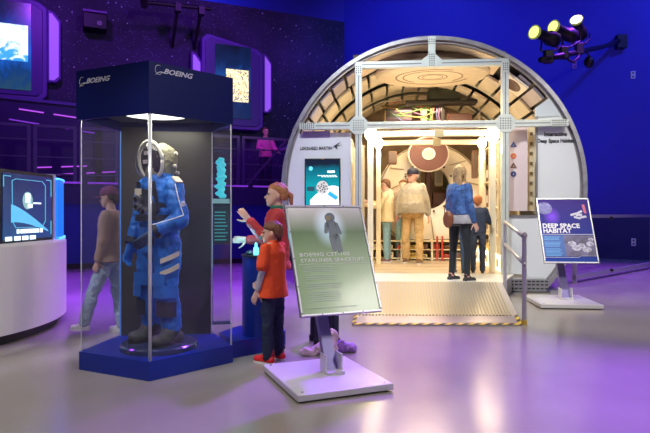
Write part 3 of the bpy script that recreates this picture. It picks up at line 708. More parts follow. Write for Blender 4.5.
# ------------------------------------------------------------------ space habitat mock-up
HO = Vector((1.69,9.04,0)); HA = math.radians(-5)
HM = Matrix.Translation(HO) @ Matrix.Rotation(HA,4,'Z'); HMi = HM.inverted()
def hl(px, py, ly=0.0):
    o = HMi @ Vector((0,0,CAM_H)); d = HMi.to_3x3() @ Vector(((px-CX)/F_PX,1,(HY-py)/F_PX))
    t = (ly-o.y)/d.y; p = o+d*t; return p.x, p.z
def hx(px, ly=0): return hl(px,214,ly)[0]
def hz(py, ly=0, px=434): return hl(px,py,ly)[1]
hab = thing('habitat_module', HO, HA, 'large round space habitat mock-up with lit open interior and steel truss front', 'habitat module')
ZC, RO, RI = 1.63, 2.395, 2.355
LEN = 4.6
A0 = -math.asin(ZC/RO)+.02; A1 = PI-A0
n = 96
def arc(R, y, a0=A0, a1=A1, n=n): return [Vector((R*math.cos(a0+(a1-a0)*i/n), y, ZC+R*math.sin(a0+(a1-a0)*i/n))) for i in range(n+1)]
def shell(R0, R1, y0, y1, a0=A0, a1=A1, n=n):
    m = MB(); a = [arc(R0,y0,a0,a1,n),arc(R1,y0,a0,a1,n),arc(R1,y1,a0,a1,n),arc(R0,y1,a0,a1,n)]
    for k in range(4):
        q = (k+1)%4; base = len(m.v); m.add(a[k]+a[q], [(i,i+1,n+2+i,n+1+i) for i in range(n)])
    for e in (0,n): m.add([x[e] for x in a], [(0,1,2,3)])
    return m
shell(RI,RO,0,LEN).build('outer_shell', mat('shell_white', (.60,.60,.62), .4, var=.05), hab)
shell(RI-.01,RO+.012,-.05,.03).build('front_rim', mat('rim_silver', (.40,.40,.43), .35, .5, var=.2, vs=8), hab)
shell(RI-.05,RI-.01,.0,.05).build('inner_rim', mat('rim_inner', (.30,.29,.30), .4, .5), hab)
# front panels
fp = mat('front_panel_white', (.68,.72,.74), .45)
def arcx(z, sgn, R=RI-.05): return sgn*math.sqrt(max(0,R*R-(z-ZC)**2))
zt = hz(131.5); xr = hx(351)
pts = [(xr,0),(xr,zt)] + [(arcx(z,-1),z) for z in [zt*(1-i/18) for i in range(19)]]
MB().prism_xz(pts, .0, .05).build('front_panel', fp, hab)
x0 = hx(509); x1 = hx(535.5); zb = hz(215); zu = hz(118)
pts = [(x0,0),(x0,zb),(x1,zb),(x1,zu)] + [(arcx(z,1),z) for z in [zu*(1-i/18) for i in range(19)]]
MB().prism_xz(pts, .0, .05).build('front_panel', fp, hab)
p = [hl(535.5,118.5),hl(535.5,108),hl(549,98)]
za = hz(98)
pts = [p[0],p[1],p[2]] + [(arcx(z,1),z) for z in [za-(za-hz(118.5))*i/8 for i in range(9)]]
MB().prism_xz(pts, .0, .04).build('front_panel', mat('front_panel_grey', (.55,.62,.66), .45), hab)
# violet side fairing strips under the truss ends
xa, za = hl(300,131.5,-.01); xb, _ = hl(330,131.5,-.01)
MB().prism_xz([(arcx(za,-1)+.04,za-.10),(xb,za-.10),(xb,za),(arcx(za,-1)+.06,za)], -.015, 0).build('panel_cap', mat('mauve_strip', (.32,.26,.45), .4), hab)
# lettering
lk = mat('panel_lettering', (.02,.02,.03), .5)
xa, za = hl(300,150,-.006)
fmx = lambda x, z, y=-.006: face_m((x,y,z),(1,0,0),(0,0,1))
text('LOCKHEED MARTIN', .072, fmx(xa,za), lk, 'panel_lettering', hab, sx=.76, bold=.002, sp=1.05)
s_ = MB(); xs_, zs_ = hl(335,147,-.006)
s_.prism_xz([(xs_-.07,zs_-.035),(xs_+.01,zs_+.015),(xs_+.10,zs_+.085),(xs_+.02,zs_+.04)], -.008, -.004)
s_.prism_xz([(xs_-.02,zs_+.02),(xs_+.12,zs_+.035),(xs_+.03,zs_+.005),(xs_+.045,zs_-.045),(xs_+.0,zs_-.01)], -.008, -.004)
s_.build('star_emblem', lk, hab)
xa, za = hl(555.5,136,-.006); text('Interactive', .09, fmx(xa,za), lk, 'panel_lettering', hab, bold=.003, sx=.9, align='CENTER')
xa, za = hl(555.5,142.5,-.006); text('Deep Space Habitat', .085, fmx(xa,za), lk, 'panel_lettering', hab, sx=.82, bold=.003, align='CENTER')
# panel screws and window frame at right
s_ = MB(); za0, zb0 = hz(215), hz(122)
for a,b_,c,d in ((x0,x1+.03,zb-.035,zb),(x1,x1+.03,zb,zu)): s_.b2(a,b_,-.02,.05,c,d)
s_.build('window_frame', mat('window_steel', (.28,.28,.30), .35, .5), hab)
# window display with four round mission icons (behind the window opening)
xq0, xq1 = hx(507,.12), hx(527,.12); zq0, zq1 = hz(211,.12), hz(126,.12)
MB().b2(xq0,xq1,.10,.14,zq0,zq1).build('icon_panel', mat('icon_panel_pink', (.62,.52,.54), .5), hab)
icn = [mat('icon_navy',(.04,.07,.22),.5), mat('icon_rust',(.55,.15,.04),.5), mat('icon_brown',(.16,.08,.05),.5), mat('icon_blue',(.04,.06,.20),.5)]
for (py, kk), mm in zip(((145,3),(156,20),(166,3),(174,20)), icn):
    xx, zz = hl(513.5,py,.09); r_ = .062 if kk == 3 else .045
    MB().prism_xz([(xx+r_*math.sin(2*PI*i/kk), zz+r_*math.cos(2*PI*i/kk)) for i in range(kk)], .092, .10).build('mission_icon', mm, hab)
    MB().prism_xz([(xx+r_*.22*math.sin(2*PI*i/kk), zz-.005+r_*.22*math.cos(2*PI*i/kk)) for i in range(kk)], .089, .092).build('mission_icon_centre', mat('icon_pale',(.6,.45,.35),.5), hab)
MB().b2(hx(527,.25),hx(540,.25),.22,.30,zq0,hz(124,.25)).build('lit_side_panel', mat('warm_side', (.80,.72,.50), .5, var=.15, vs=5), hab)
s_ = MB()
for i in range(8):
    zz = zq0+.1+i*.16; s_.b2(hx(530,.2),hx(532.5,.2),.19,.22,zz,zz+.05)
s_.build('side_panel_slots', mat('slot_brown',(.2,.14,.08),.5), hab)

# wall screen in left panel
t = thing('touch_screen', HM @ Vector((hl(322.5,205,-.03)[0],-.035,hz(206,-.03))), HA, 'tall teal display screen set in the habitat front panel, satellite picture', 'screen')
W_ = hx(340.5,-.03)-hx(304.8,-.03); H_ = hz(157.5,-.03)-hz(206,-.03)
MB().b2(-W_/2,W_/2,0,.035,0,H_).build('frame', black, t, bevel=.004)
teal = screen_mat('teal_display', [(0,(.0,.30,.36)),(.45,(.0,.28,.34)),(.75,(.0,.12,.18)),(.84,(.004,.012,.03)),(1,(.002,.008,.02))], 1.2, 2, .5, mixn=.12)
MB().b2(-W_/2+.02,W_/2-.02,-.004,0,.02,H_-.02).build('display', teal, t)
wl_m = mat('screen_white', (.8,.9,.9), .4, emit=(.75,.92,.95), es=1.0)
pts = [(-.20,.02)]+[(-.20+.46*i/8, .10+.23*math.sin(i/8*PI*.62)) for i in range(9)]+[(W_/2-.02,.02)]
pts = [(max(-W_/2+.02,min(W_/2-.02,a)),b_) for a,b_ in pts]
MB().prism_xz(pts, -.006,-.004).build('white_ground', wl_m, t)
MB().prism_xz([(.0+.10*math.cos(i*PI/12),.30+.11*math.sin(i*PI/12)) for i in range(24)], -.008,-.006).build('satellite_body', mat('sat_grey',(.4,.4,.4),.4,emit=(.45,.45,.42),es=.9), t)
s_ = MB()
for i in range(14):
    a = i*2.399; r_ = .02+.0055*i; s_.box((r_*math.cos(a),-.0095,.30+r_*math.sin(a)),(.028,.002,.02),Matrix.Rotation(a,3,'Y'))
s_.build('satellite_details', mat('sat_dark',(.05,.05,.05),.4,emit=(.07,.06,.06),es=1), t)
s_ = MB().box((-.19,-.008,.28),(.12,.002,.07)); s_.build('solar_panel', mat('sat_panel_dark',(.02,.05,.06),.4,emit=(.01,.05,.07),es=1), t)
s_ = MB().box((.17,-.009,.17),(.17,.002,.07),Matrix.Rotation(.6,3,'Y')); s_.build('solar_panel', mat('sat_panel_blue',(.02,.2,.5),.4,emit=(.03,.35,.75),es=1), t)
MB().b2(.08,.20,-.007,-.004,.54,.575).build('button', wl_m, t)
s_ = MB()
for z,a in ((.49,-.08),(.47,-.02)):
    x = a
    while x < .22: s_.b2(x,x+.035,-.007,-.004,z,z+.012); x += .045
s_.build('caption_lines', wl_m, t)
MB().prism_xz([(-.19+.035*math.cos(i*PI/8),.61+.035*math.sin(i*PI/8)) for i in range(16)], -.007,-.004).build('planet_icon', mat('planet_teal',(.1,.5,.6),.4,emit=(.10,.50,.60),es=1), t)
MB().b2(-.02,.02,-.004,.0,H_-.012,H_-.004).build('camera_dot', mat('amber',(.5,.2,0),.4,emit=(.6,.3,.05),es=.6), t)

# ---- front truss of perforated struts
tr = thing('front_truss', HM @ Vector((0,-.10,0)), HA, 'perforated grey steel truss framing the habitat opening', 'truss')
Yt = -.10
xl, xR = hx(358.6,Yt), hx(504.7,Yt); zt1 = hz(64,Yt); zt2 = hz(124.8,Yt); zt0 = hz(38,Yt); xm = hx(431.5,Yt)
aw = .105
tm = mat('truss_grey', (.60,.66,.62), .4, .3, var=.06, vs=10); dotm = mat('truss_hole', (.03,.03,.035), .6)
def strut(a, b_, name):
    o = MB().bar((a[0],0,a[1]),(b_[0],0,b_[1]),aw,aw,up=Vector((0,1,0))).build(name, tm, tr, bevel=.006)
    A = Vector((a[0],0,a[1])); B = Vector((b_[0],0,b_[1])); d = (B-A).normalized(); sd = Vector((d.z,0,-d.x))
    MB().bar(A+Vector((0,-aw/2-.002,0)),B+Vector((0,-aw/2-.002,0)),.014,.004,up=Vector((0,1,0))).build('strut_groove', mat('groove_dark',(.20,.22,.22),.5), o)
strut((xl,0),(xl,zt1),'upright'); strut((xR,0),(xR,zt1),'upright')
strut((xl-.05,zt1),(xR+.05,zt1),'top_beam'); strut((xm,zt1),(xm,zt0),'king_post')
strut((hx(302,Yt),zt2),(hx(568,Yt),zt2),'cross_beam')
def plate(pts, x, z, name='gusset_plate', rows=((-1,0,1),(-2,-1,0,1,2)), st=.035):
    MB().prism_xz([(x+a,z+b_) for a,b_ in pts], -aw/2-.012, -aw/2-.001).build(name, tm, tr)
    s_ = MB()
    for i in rows[0]:
        for j in rows[1]: s_.cyl((x+i*st,-aw/2-.015,z+j*st),(x+i*st,-aw/2-.011,z+j*st),.0095,8)
    s_.build('bolt_holes', dotm, tr)
oct_ = [(-.07,-.14),(.07,-.14),(.14,-.07),(.14,.07),(.07,.14),(-.07,.14),(-.14,.07),(-.14,-.07)]
for x in (xl,xR): plate(oct_, x, zt2, rows=((-2,-1,0,1,2),(-2,-1,0,1,2)), st=.038); plate([(-.055,-.14),(.055,-.14),(.055,.05),(-.055,.05)], x, zt1-.03, rows=((-1,0,1),(-3,-2,-1,0)), st=.033)
plate([(-.16,-.055),(.16,-.055),(.16,.05),(.055,.14),(.055,.42),(-.055,.42),(-.055,.14),(-.16,.05)], xm, zt1, rows=((-1,0,1),(-1,0,1,2,3,4,9,10,11)), st=.034)
for x in (hx(308,Yt), hx(558,Yt)): plate([(-.13,-.05),(.13,-.05),(.13,.05),(-.13,.05)], x, zt2, rows=((-3,-2,-1,0,1,2,3),(-1,0,1)), st=.032)

# ---- interior shell panels with black gaps
pan = mat('liner_tan', (.66,.59,.46), .5, var=.10, vs=3, bump=.15, bs=8); pan2 = mat('liner_lilac', (.48,.43,.46), .5, var=.08, vs=3)
shell(RI-.05,RI-.02,.06,LEN-.1,.05,PI-.05).build('liner_backing', black, hab)
tiers = [(.10,.80,2.25,pan2,7.5),(.81,1.70,2.20,pan,9),(1.75,2.62,2.10,pan,9),(2.67,3.35,2.02,pan,9)]
for k, (y0,y1,R,mm,st_) in enumerate(tiers):
    m_ = MB(); a = 0
    while a < 180:
        if k < 1 and 46 < a < 58: a += st_; continue
        if k < 1 and 60 <= a < 118:
            m2 = MB(); m2.rings([[Vector((r*math.cos(t_),y,ZC+r*math.sin(t_))) for r,y in ((2.30,.06),(2.25,.75),(2.27,.75),(2.32,.06))] for t_ in [math.radians(60+60*i/30) for i in range(31)]]).build('arch_reveal', mat('reveal_tan',(.72,.60,.44),.45,0,var=.08), hab, smooth=False); a = 120; continue
        a0 = math.radians(a+.75); a1 = math.radians(a+st_-.75)
        q = [[Vector((r*math.cos(t_),y,ZC+r*math.sin(t_))) for r,y in ((R,y0),(R-.02,(y0+y1)/2),(R,y1),(R+.04,y1),(R+.04,y0))] for t_ in (a0,(a0+a1)/2,a1)]
        m_.rings(q); a += st_
    m_.build('liner_panel', mm, hab)
    if k: shell(R,RI-.05,y1+.01,y1+.05,0,PI,48).build('liner_rib', mat('rib_pale', (.62,.64,.52), .5), hab)
# oval port panel upper right
ang_ = math.radians(51); c_ = Vector((2.20*math.cos(ang_),.42,ZC+2.20*math.sin(ang_)))
Rm = Matrix.Rotation(-(ang_-PI/2),3,'Y')
MB().box(c_,(.42,.66,.03),Rm).build('port_panel', tan_paint, hab)
MB().ell(c_-Vector((math.cos(ang_),0,math.sin(ang_)))*.015,(.15,.24,.02),24,8,Rm).build('port_cover', mat('port_brown', (.10,.05,.04), .4), hab)
# ceiling disc
cd = thing('ceiling_hatch', HM @ Vector((hx(432,.98),.88,3.60)), HA, 'big tan round hatch disc on the habitat ceiling', 'hatch')
MB().lathe([(.0,.0),(.95,.0),(1.0,.03),(1.0,.08),(0,.08)], n=64).build('disc', mat('hatch_tan', (.66,.57,.43), .45, var=.08), cd)
gr = mat('hatch_groove', (.22,.14,.10), .6)
for r_, w2, a0, a1 in ((.62,.03,.3,5.2),(.50,.022,2.2,7.0),(.24,.02,0,6.283),(.17,.015,0,6.283)):
    MB().lathe([(r_,-.004),(r_+w2,-.004),(r_+w2,.0),(r_,.0),(r_,-.004)], n=56, a0=a0, a1=a1-.0001).build('groove', gr, cd)
cd.scale = (1.0,.83,1)
# top arch reveal
MB().b2(-1.25,1.25,.3,.36,3.66,3.86).build('ceiling_beam', mat('beam_brown', (.22,.15,.10), .5), hab)

# ---- floor
FZ = .25
fl_m = mat('deck_boards', (.50,.40,.28), .45, var=.1, vs=2)
MB().b2(-1.42,1.42,.0,3.6,.0,FZ).build('interior_floor', fl_m, hab)
s_ = MB()
for k in range(5): s_.b2(-1.25,1.25,.55+k*.62,.562+k*.62,FZ,FZ+.002)
s_.build('floor_seams', mat('seam_brown', (.25,.18,.12), .6), hab)

# landing and ramp (world coordinates)
rp = thing('entrance_ramp', (1.35,6.9,0), 0, 'ribbed metal entrance ramp with yellow and black hazard edging', 'ramp')
FL, FR_ = Vector((.289,6.07,0)), Vector((2.115,6.05,0)); BR_, BL_ = Vector((2.437,7.78,FZ)), Vector((.50,7.86,FZ))
Lr0, Lr1 = HM @ Vector((-1.42,-.005,0)), HM @ Vector((1.30,-.005,0))
land_m = mat('landing_white', (.70,.68,.62), .4, var=.05)
MB().prism([(BL_.x,BL_.y),(BR_.x,BR_.y),(Lr1.x,Lr1.y),(Lr0.x,Lr0.y)],0,FZ).build('landing', land_m, rp, world=True)
def rmp(u, v, dz=0):                    # u across, v up the ramp
    a = FL.lerp(FR_,u); b_ = BL_.lerp(BR_,u); p = a.lerp(b_,v); p.z += dz; return p
ram_m = mat('ramp_aluminium', (.52,.48,.47), .35, .3)
V0 = .17
def slab(u0,u1,v0,v1,t0,t1):
    c = [rmp(u0,v0,t0),rmp(u1,v0,t0),rmp(u1,v1,t0),rmp(u0,v1,t0),rmp(u0,v0,t1),rmp(u1,v0,t1),rmp(u1,v1,t1),rmp(u0,v1,t1)]
    for q in c: q.z = max(q.z,0)
    return c, [(0,1,2,3),(4,5,6,7),(0,1,5,4),(1,2,6,5),(2,3,7,6),(3,0,4,7)]
MB().add(*slab(0,1,0,1,-.3,.008)).build('ramp_body', ram_m, rp, world=True)
MB().add(*slab(0,1,0,V0,.008,.012)).build('toe_plate', mat('toe_plate', (.42,.36,.44), .3, .5), rp, world=True)
m_ = MB(); nb = 46
for i in range(nb):
    u = .03+.94*i/nb; m_.add(*slab(u,u+.94/nb*.55,V0+.01,.995,.008,.020))
m_.build('ribs', mat('ramp_ribs', (.52,.46,.34), .3, .45), rp, world=True)
hz_m = bpy.data.materials.new('hazard_tape'); hz_m.use_nodes = True; nt = hz_m.node_tree; b = nt.nodes['Principled BSDF']
tc = nt.nodes.new('ShaderNodeTexCoord'); mp = nt.nodes.new('ShaderNodeMapping'); mp.inputs['Rotation'].default_value = (0,0,math.radians(45)); nt.links.new(tc.outputs['Object'], mp.inputs[0])
wv = nt.nodes.new('ShaderNodeTexWave'); wv.inputs['Scale'].default_value = 3.6; nt.links.new(mp.outputs[0], wv.inputs['Vector'])
rr = nt.nodes.new('ShaderNodeValToRGB'); rr.color_ramp.interpolation = 'CONSTANT'; rr.color_ramp.elements[1].position = .5
rr.color_ramp.elements[0].color = (.03,.02,.02,1); rr.color_ramp.elements[1].color = (.85,.62,.04,1); nt.links.new(wv.outputs['Fac'], rr.inputs['Fac']); nt.links.new(rr.outputs['Color'], b.inputs['Base Color'])
m_ = MB().add(*slab(0,1,0,.03,.012,.015)).add(*slab(0,.022,.03,V0+.02,.012,.015)).add(*slab(.978,1,.03,V0+.02,.012,.015))
m_.build('hazard_edging', hz_m, rp, world=True)
# handrail
hr = thing('handrail', (2.17,6.15,0), 0, 'grey metal handrail at the right side of the ramp', 'handrail')
a0, a1 = Vector((2.165,6.14,.95)), Vector((2.50,7.86,1.09))
c0, c1 = Vector((2.165,6.14,.66)), Vector((2.50,7.86,.78))
for p_, q_, nm, r_ in ((a0,a1,'top_rail',.024),(c0,c1,'mid_rail',.021)): MB().tube([p_+(p_-q_).normalized()*.03,q_],r_,12).build(nm, rail_steel, hr, world=True, smooth=True)
for x,y,z in ((2.165,6.14,.95),(2.50,7.86,1.09)): MB().cyl((x,y,.0 if y < 7 else .0),(x,y,z),.024,14).build('post', rail_steel, hr, world=True)
MB().ell((2.165,6.13,.97),(.03,.03,.035)).build('end_cap', mat('cap_grey', (.35,.33,.32), .4), hr, world=True)
MB().cyl((2.165,6.14,.0),(2.165,6.14,.05),.032,14).build('post_foot', mat('foot_yellow', (.65,.45,.08), .5), hr, world=True)
# cradle at right of module base
cr = thing('module_cradle', HM @ Vector((1.55,-.12,0)), HA, 'slotted grey cradle base under the right side of the module', 'cradle')
xa, xb = hx(508,-.2)-1.55, hx(546,-.2)-1.55
MB().b2(xa,xb,-.12,.10,0,.20).build('base_box', mat('cradle_grey', (.40,.40,.42), .4, .3), cr)
s_ = MB()
for i in range(9):
    for z in (.045,.105,.155): s_.b2(xa+.03+i*.064,xa+.075+i*.064,-.124,-.119,z,z+.02)
s_.build('slot_grille', dark_metal, cr)
MB().b2(xa-.05,xb+.05,-.14,.0,0,.012).build('foot_plate', dark_metal, cr)

# ---- interior gates
post_w = mat('gate_white', (.84,.76,.56), .4)
def gate(ly, hw, zt_, w_, lab, gx):
    t = thing('rack_gate', HM @ Vector((gx,ly,FZ)), HA, lab, 'frame', 'white square-tube gates inside the habitat')
    for sx in (-1,1): MB().b2(sx*hw-w_/2,sx*hw+w_/2,-w_/2,w_/2,0,zt_-FZ).build('upright', post_w, t, bevel=.006)
    MB().b2(-hw-w_/2,hw+w_/2,-w_/2,w_/2,zt_-FZ-w_/2,zt_-FZ+w_/2).build('beam', post_w, t, bevel=.006)
    MB().b2(.06,.20,-w_/2-.03,-w_/2,zt_-FZ-.07,zt_-FZ+.07).build('beam_bracket', mat('bracket_olive',(.25,.22,.14),.5), t)
    return t
x_ = (hx(370.5,.30)+hx(492,.30))/2; h1 = (hx(492,.30)-hx(370.5,.30))/2
gate(.30, h1, hz(133.5,.30), .095, 'nearer white square-tube gate behind the front truss', x_)
x2_ = (hx(378.5,1.6)+hx(481.5,1.6))/2; h2 = (hx(481.5,1.6)-hx(378.5,1.6))/2
gate(1.6, h2, hz(142.5,1.6), .085, 'further white square-tube gate behind the first one', x2_)
x3a, x3b = hx(362.5,.55), hx(500,.5)
for px_, lb in ((362.5,'slim white upright at the left edge of the habitat opening'),(500,'slim white upright at the right edge of the habitat opening')):
    x = hx(px_,.6); t = thing('rack_post', HM @ Vector((x,.6,FZ)), HA, lb, 'post', 'slim uprights at the habitat edges')
    MB().b2(-.035,.035,-.035,.035,0,2.1).build('tube', post_w, t); MB().b2(-.05,.05,-.05,.05,0,.02).build('foot', post_w, t); MB().b2(-.045,.045,-.045,.045,2.1,2.13).build('cap', post_w, t)
lampm = mat('globe_lit', (1,.95,.8), .4, emit=(1,.86,.55), es=4.5)
GL = [('nearer left of the four glowing corner lamps in the habitat',370.5,134,.24,.095),('nearer right of the four glowing corner lamps in the habitat',492,135,.24,.105),
      ('further left of the four glowing corner lamps in the habitat',378.5,143.5,1.54,.085),('further right of the four glowing corner lamps in the habitat',481.5,143,1.54,.085)]
for lb, px_, py_, ly, r_ in GL:
    x, z = hl(px_,py_,ly); w0 = HM @ Vector((x,ly-.05,z))
    t = thing('corner_lamp', w0, HA, lb, 'lamp', 'glowing corner lamps in the habitat')
    MB().lathe([(.0,r_*1.15),(r_*.55,r_*1.1),(r_,r_*.55),(r_,-r_*.5),(r_*.6,-r_*1.1),(0,-r_*1.15)], n=8).build('globe', lampm, t)
    MB().cyl((0,0,r_*1.1),(0,0,r_*1.1+.04),.03,12).build('cap', post_w, t)
    light('POINT', 'lamp_light', w0+Vector((0,-.02,-r_-.14)), 10, (1,.80,.50), .07)

# ---- bulkhead at the back
YB = 3.0
bkx, bkz = hl(430,197,YB); opx, opz = hl(428,187,YB); opx -= bkx; opz -= bkz
bh = thing('bulkhead', HM @ Vector((bkx,YB,bkz)), HA, 'round tan segmented bulkhead ring at the back of the habitat', 'bulkhead')
sc3 = F_PX/(9.04+YB)
Rb = 53/sc3; Ri = 22/sc3
N_ = 64; ringm = MB(); rs = []
for (kx, y) in ((0,.05),(0,-.0),(.12,-.10),(.8,-.02),(1,.02),(1,.25)):
    rr_ = []
    for j in range(N_):
        a = 2*PI*j/N_; o_x = Rb*math.cos(a); o_z = Rb*math.sin(a); i_x = opx+Ri*math.cos(a); i_z = opz+Ri*math.sin(a)
        rr_.append(Vector((o_x+(i_x-o_x)*kx, y, o_z+(i_z-o_z)*kx)))
    rs.append(rr_)
ringm.rings(rs, caps=False).build('ring', mat('bulkhead_cream', (.74,.68,.58), .45, var=.1, vs=3), bh)
s_ = MB()
for j in range(11):
    a = 2*PI*(j+.4)/11; p0 = Vector((Rb*.93*math.cos(a),-.108,Rb*.93*math.sin(a))); p1 = Vector((opx+Ri*1.35*math.cos(a),-.045,opz+Ri*1.35*math.sin(a)))
    s_.bar(p0,p1,.016,.016)
for j in range(48):
    a = 2*PI*j/48; b2 = 2*PI*(j+1)/48; s_.bar((Rb*.97*math.cos(a),-.06,Rb*.97*math.sin(a)),(Rb*.97*math.cos(b2),-.06,Rb*.97*math.sin(b2)),.02,.02)
s_.build('ring_seams', mat('seam_dark_tan', (.30,.23,.16), .6), bh)
s_ = MB()
for j in range(14):
    a = 2*PI*j/14; s_.cyl((opx+Ri*1.12*math.cos(a),-.07,opz+Ri*1.12*math.sin(a)),(opx+Ri*1.12*math.cos(a),-.03,opz+Ri*1.12*math.sin(a)),.022,8)
s_.build('ring_bolts', dark_metal, bh)
YH = YB-.45
hxx, hzz = hl(428.5,154,YH)
ht = thing('hatch_cover', HM @ Vector((hxx,YH,hzz)), HA, 'brown round hatch cover with a pale centre, held open above the bulkhead hole', 'hatch')
rx = 19.0/(F_PX/(9.04+YH)); rz2 = 16.5/(F_PX/(9.04+YH))
def ellp(a, b_, y0, y1, name, m, sc=1.0):
    MB().prism_xz([(a*math.cos(i*PI/24),b_*math.sin(i*PI/24)) for i in range(48)], y0, y1).build(name, m, ht)
TM_ = None
ellp(rx*1.06,rz2*1.08,-.01,.05,'rim',tan_paint); ellp(rx,rz2,-.03,-.01,'cover',mat('hatch_maroon',(.115,.045,.040),.45)); ellp(rx*.34,rz2*.36,-.05,-.03,'centre_rim',tan_paint); ellp(rx*.27,rz2*.28,-.06,-.05,'window',mat('hatch_window',(.45,.55,.40),.3,var=.2,vs=20))
for sx in (-.12,.12): MB().bar((sx,.02,rz2*.9),(sx,.3,rz2*1.3),.04).build('hinge_arm', dark_metal, ht)
# rear wall and equipment behind the hole
MB().prism_xz([(2.0,FZ)]+[(2.3*math.cos(PI*i/24),ZC+2.3*math.sin(PI*i/24)) for i in range(25)]+[(-2.0,FZ)],4.3,4.4).build('rear_wall', mat('rear_dark', (.42,.30,.19), .6, var=.3, vs=3), hab)
MB().b2(-1.42,1.42,3.6,4.3,.0,FZ).build('rear_floor', fl_m, hab)
def eq(nm, lab, cat, pxs, pys, ly, dep, m, grp=None, detail=True):
    xA, zA = hl(pxs[0],pys[1],ly); xB, zB = hl(pxs[1],pys[0],ly)
    t = thing(nm, HM @ Vector(((xA+xB)/2,ly+dep/2,zA)), HA, lab, cat, grp); w_ = xB-xA; h_ = zB-zA
    MB().b2(-w_/2,w_/2,-dep/2,dep/2,0,h_).build('body', m, t, bevel=min(.015,w_*.1,h_*.1))
    if detail:
        MB().b2(-w_*.36,w_*.36,-dep/2-.006,-dep/2,h_*.15,h_*.85).build('face_panel', mat('face_'+m.name, tuple(min(1,c*.6+.05) for c in m.node_tree.nodes['Principled BSDF'].inputs['Base Color'].default_value[:3]), .4), t)
    return t
maroon = mat('maroon_paint', (.16,.05,.045), .5); redm = mat('red_paint', (.55,.06,.04), .5); brown = mat('brown_box', (.16,.09,.06), .5); green = mat('green_cable', (.06,.14,.04), .5)
yel = mat('yellow_bag', (.65,.50,.12), .6); crm = mat('cream_bag', (.80,.74,.60), .6, var=.1); olive = mat('olive_box', (.22,.22,.10), .5); gold = mat('gold_box', (.50,.33,.12), .5)
eq('centre_column', 'maroon column seen through the bulkhead hole', 'column', (425.5,431), (168,206), 3.5, .12, maroon)
eq('equipment_box', 'pale equipment locker left of the maroon column through the hole', 'box', (412,421), (170,204), 3.7, .2, crm, 'lockers behind the bulkhead hole')
eq('equipment_box', 'pale equipment locker right of the maroon column through the hole', 'box', (435,443), (168,186), 3.7, .2, crm, 'lockers behind the bulkhead hole')
eq('equipment_box', 'dark red equipment box at lower right of the bulkhead hole', 'box', (433,446), (192,206), 3.45, .2, maroon, 'lockers behind the bulkhead hole')
eq('equipment_box', 'olive equipment box at upper right of the bulkhead hole', 'box', (443,452), (172,188), 3.9, .2, olive, 'lockers behind the bulkhead hole')
# storage shelves under the ring
sh = thing('storage_shelf', HM @ Vector((bkx,YB-.32,FZ)), HA, 'low cream storage shelf below the bulkhead ring full of small bags', 'shelf')
for z in (.03,.21,.38): MB().b2(-1.25,1.25,-.14,.14,z,z+.02).build('shelf_board', post_w, sh)
for x in (-1.22,-.62,0,.62,1.22): MB().b2(x-.02,x+.02,-.14,.14,0,.42).build('upright', post_w, sh)
for x in (.10,.20): MB().b2(x-.018,x+.018,-.17,-.14,0,.50).build('red_upright', redm, sh)
MB().b2(-1.25,1.25,.14,.16,0,.42).build('back_board', mat('shelf_back',(.25,.18,.11),.6), sh)
i = 0; bagm = [yel,crm,redm,olive,crm,gold,brown,crm]
places = ['far left end','left of the man','behind the man','beside the red uprights','right of the red uprights','behind the woman','right end']
x = -1.15
rnd = random.Random(3)
while x < 1.1:
    for z, row in ((.05,'lower'),(.23,'upper')):
        wv_ = .10+.10*rnd.random(); hv = .07+.06*rnd.random(); mm = bagm[rnd.randrange(8)]
        if abs((x % .61)-.0) < .04: pass
        t = thing('storage_bag', HM @ Vector((bkx+x+.05,YB-.34,FZ+z)), HA, 'small storage bag on the %s board of the low shelf below the bulkhead ring' % row, 'bag', 'bags on the %s board of the low shelf' % row)
        MB().box((0,0,hv/2),(wv_,.2,hv)).build('body', mm, t, bevel=.02)
        MB().bar((-wv_*.3,-.105,hv*.6),(wv_*.3,-.105,hv*.6),.015,.02).build('strap', brown, t)
    x += .235
# side racks: frames along both sides with boxes and cables
for sd, sn in ((-1,'left'),(1,'right')):
    for k, ly in enumerate((.75,1.75,2.45)):
        xx = sd*1.42
        t = thing('equipment_rack', HM @ Vector((xx,ly+.28,FZ)), HA, '%s equipment rack on the %s side of the habitat interior' % (('front','middle','rear')[k], sn), 'rack', 'equipment racks inside the habitat')
        for yy in (-.30,.30):
            for xq in (-.13,.13): MB().b2(xq-.02,xq+.02,yy-.02,yy+.02,0,2.25).build('upright', post_w, t)
        for z in (.05,.55,1.05,1.55,2.2): MB().b2(-.15,.15,-.32,.32,z,z+.03).build('shelf_board', post_w, t)
        MB().b2(sd*.15-.01,sd*.15+.01,-.3,.3,0,2.2).build('back_board', mat('rack_back',(.55,.48,.34),.6,var=.2,vs=4), t)
        for z in (.08,.58,1.08,1.58):
            for yy in (-.16,.14):
                hh = .22+.18*rnd.random(); mm = [crm,olive,brown,maroon,yel,crm,crm][rnd.randrange(7)]
                q = thing('cargo_box', HM @ Vector((xx,ly+.28+yy,FZ+z)), HA, 'cargo box on a shelf of the %s %s side rack' % (('front','middle','rear')[k], sn), 'box', 'cargo boxes in the %s %s rack' % (('front','middle','rear')[k], sn))
                MB().b2(-.11,.11,-.11,.11,0,hh).build('body', mm, q, bevel=.012)
                MB().b2(-sd*.115,-sd*.11,-.07,.07,hh*.25,hh*.7).build('label_plate', print_white if mm is not crm else brown, q)
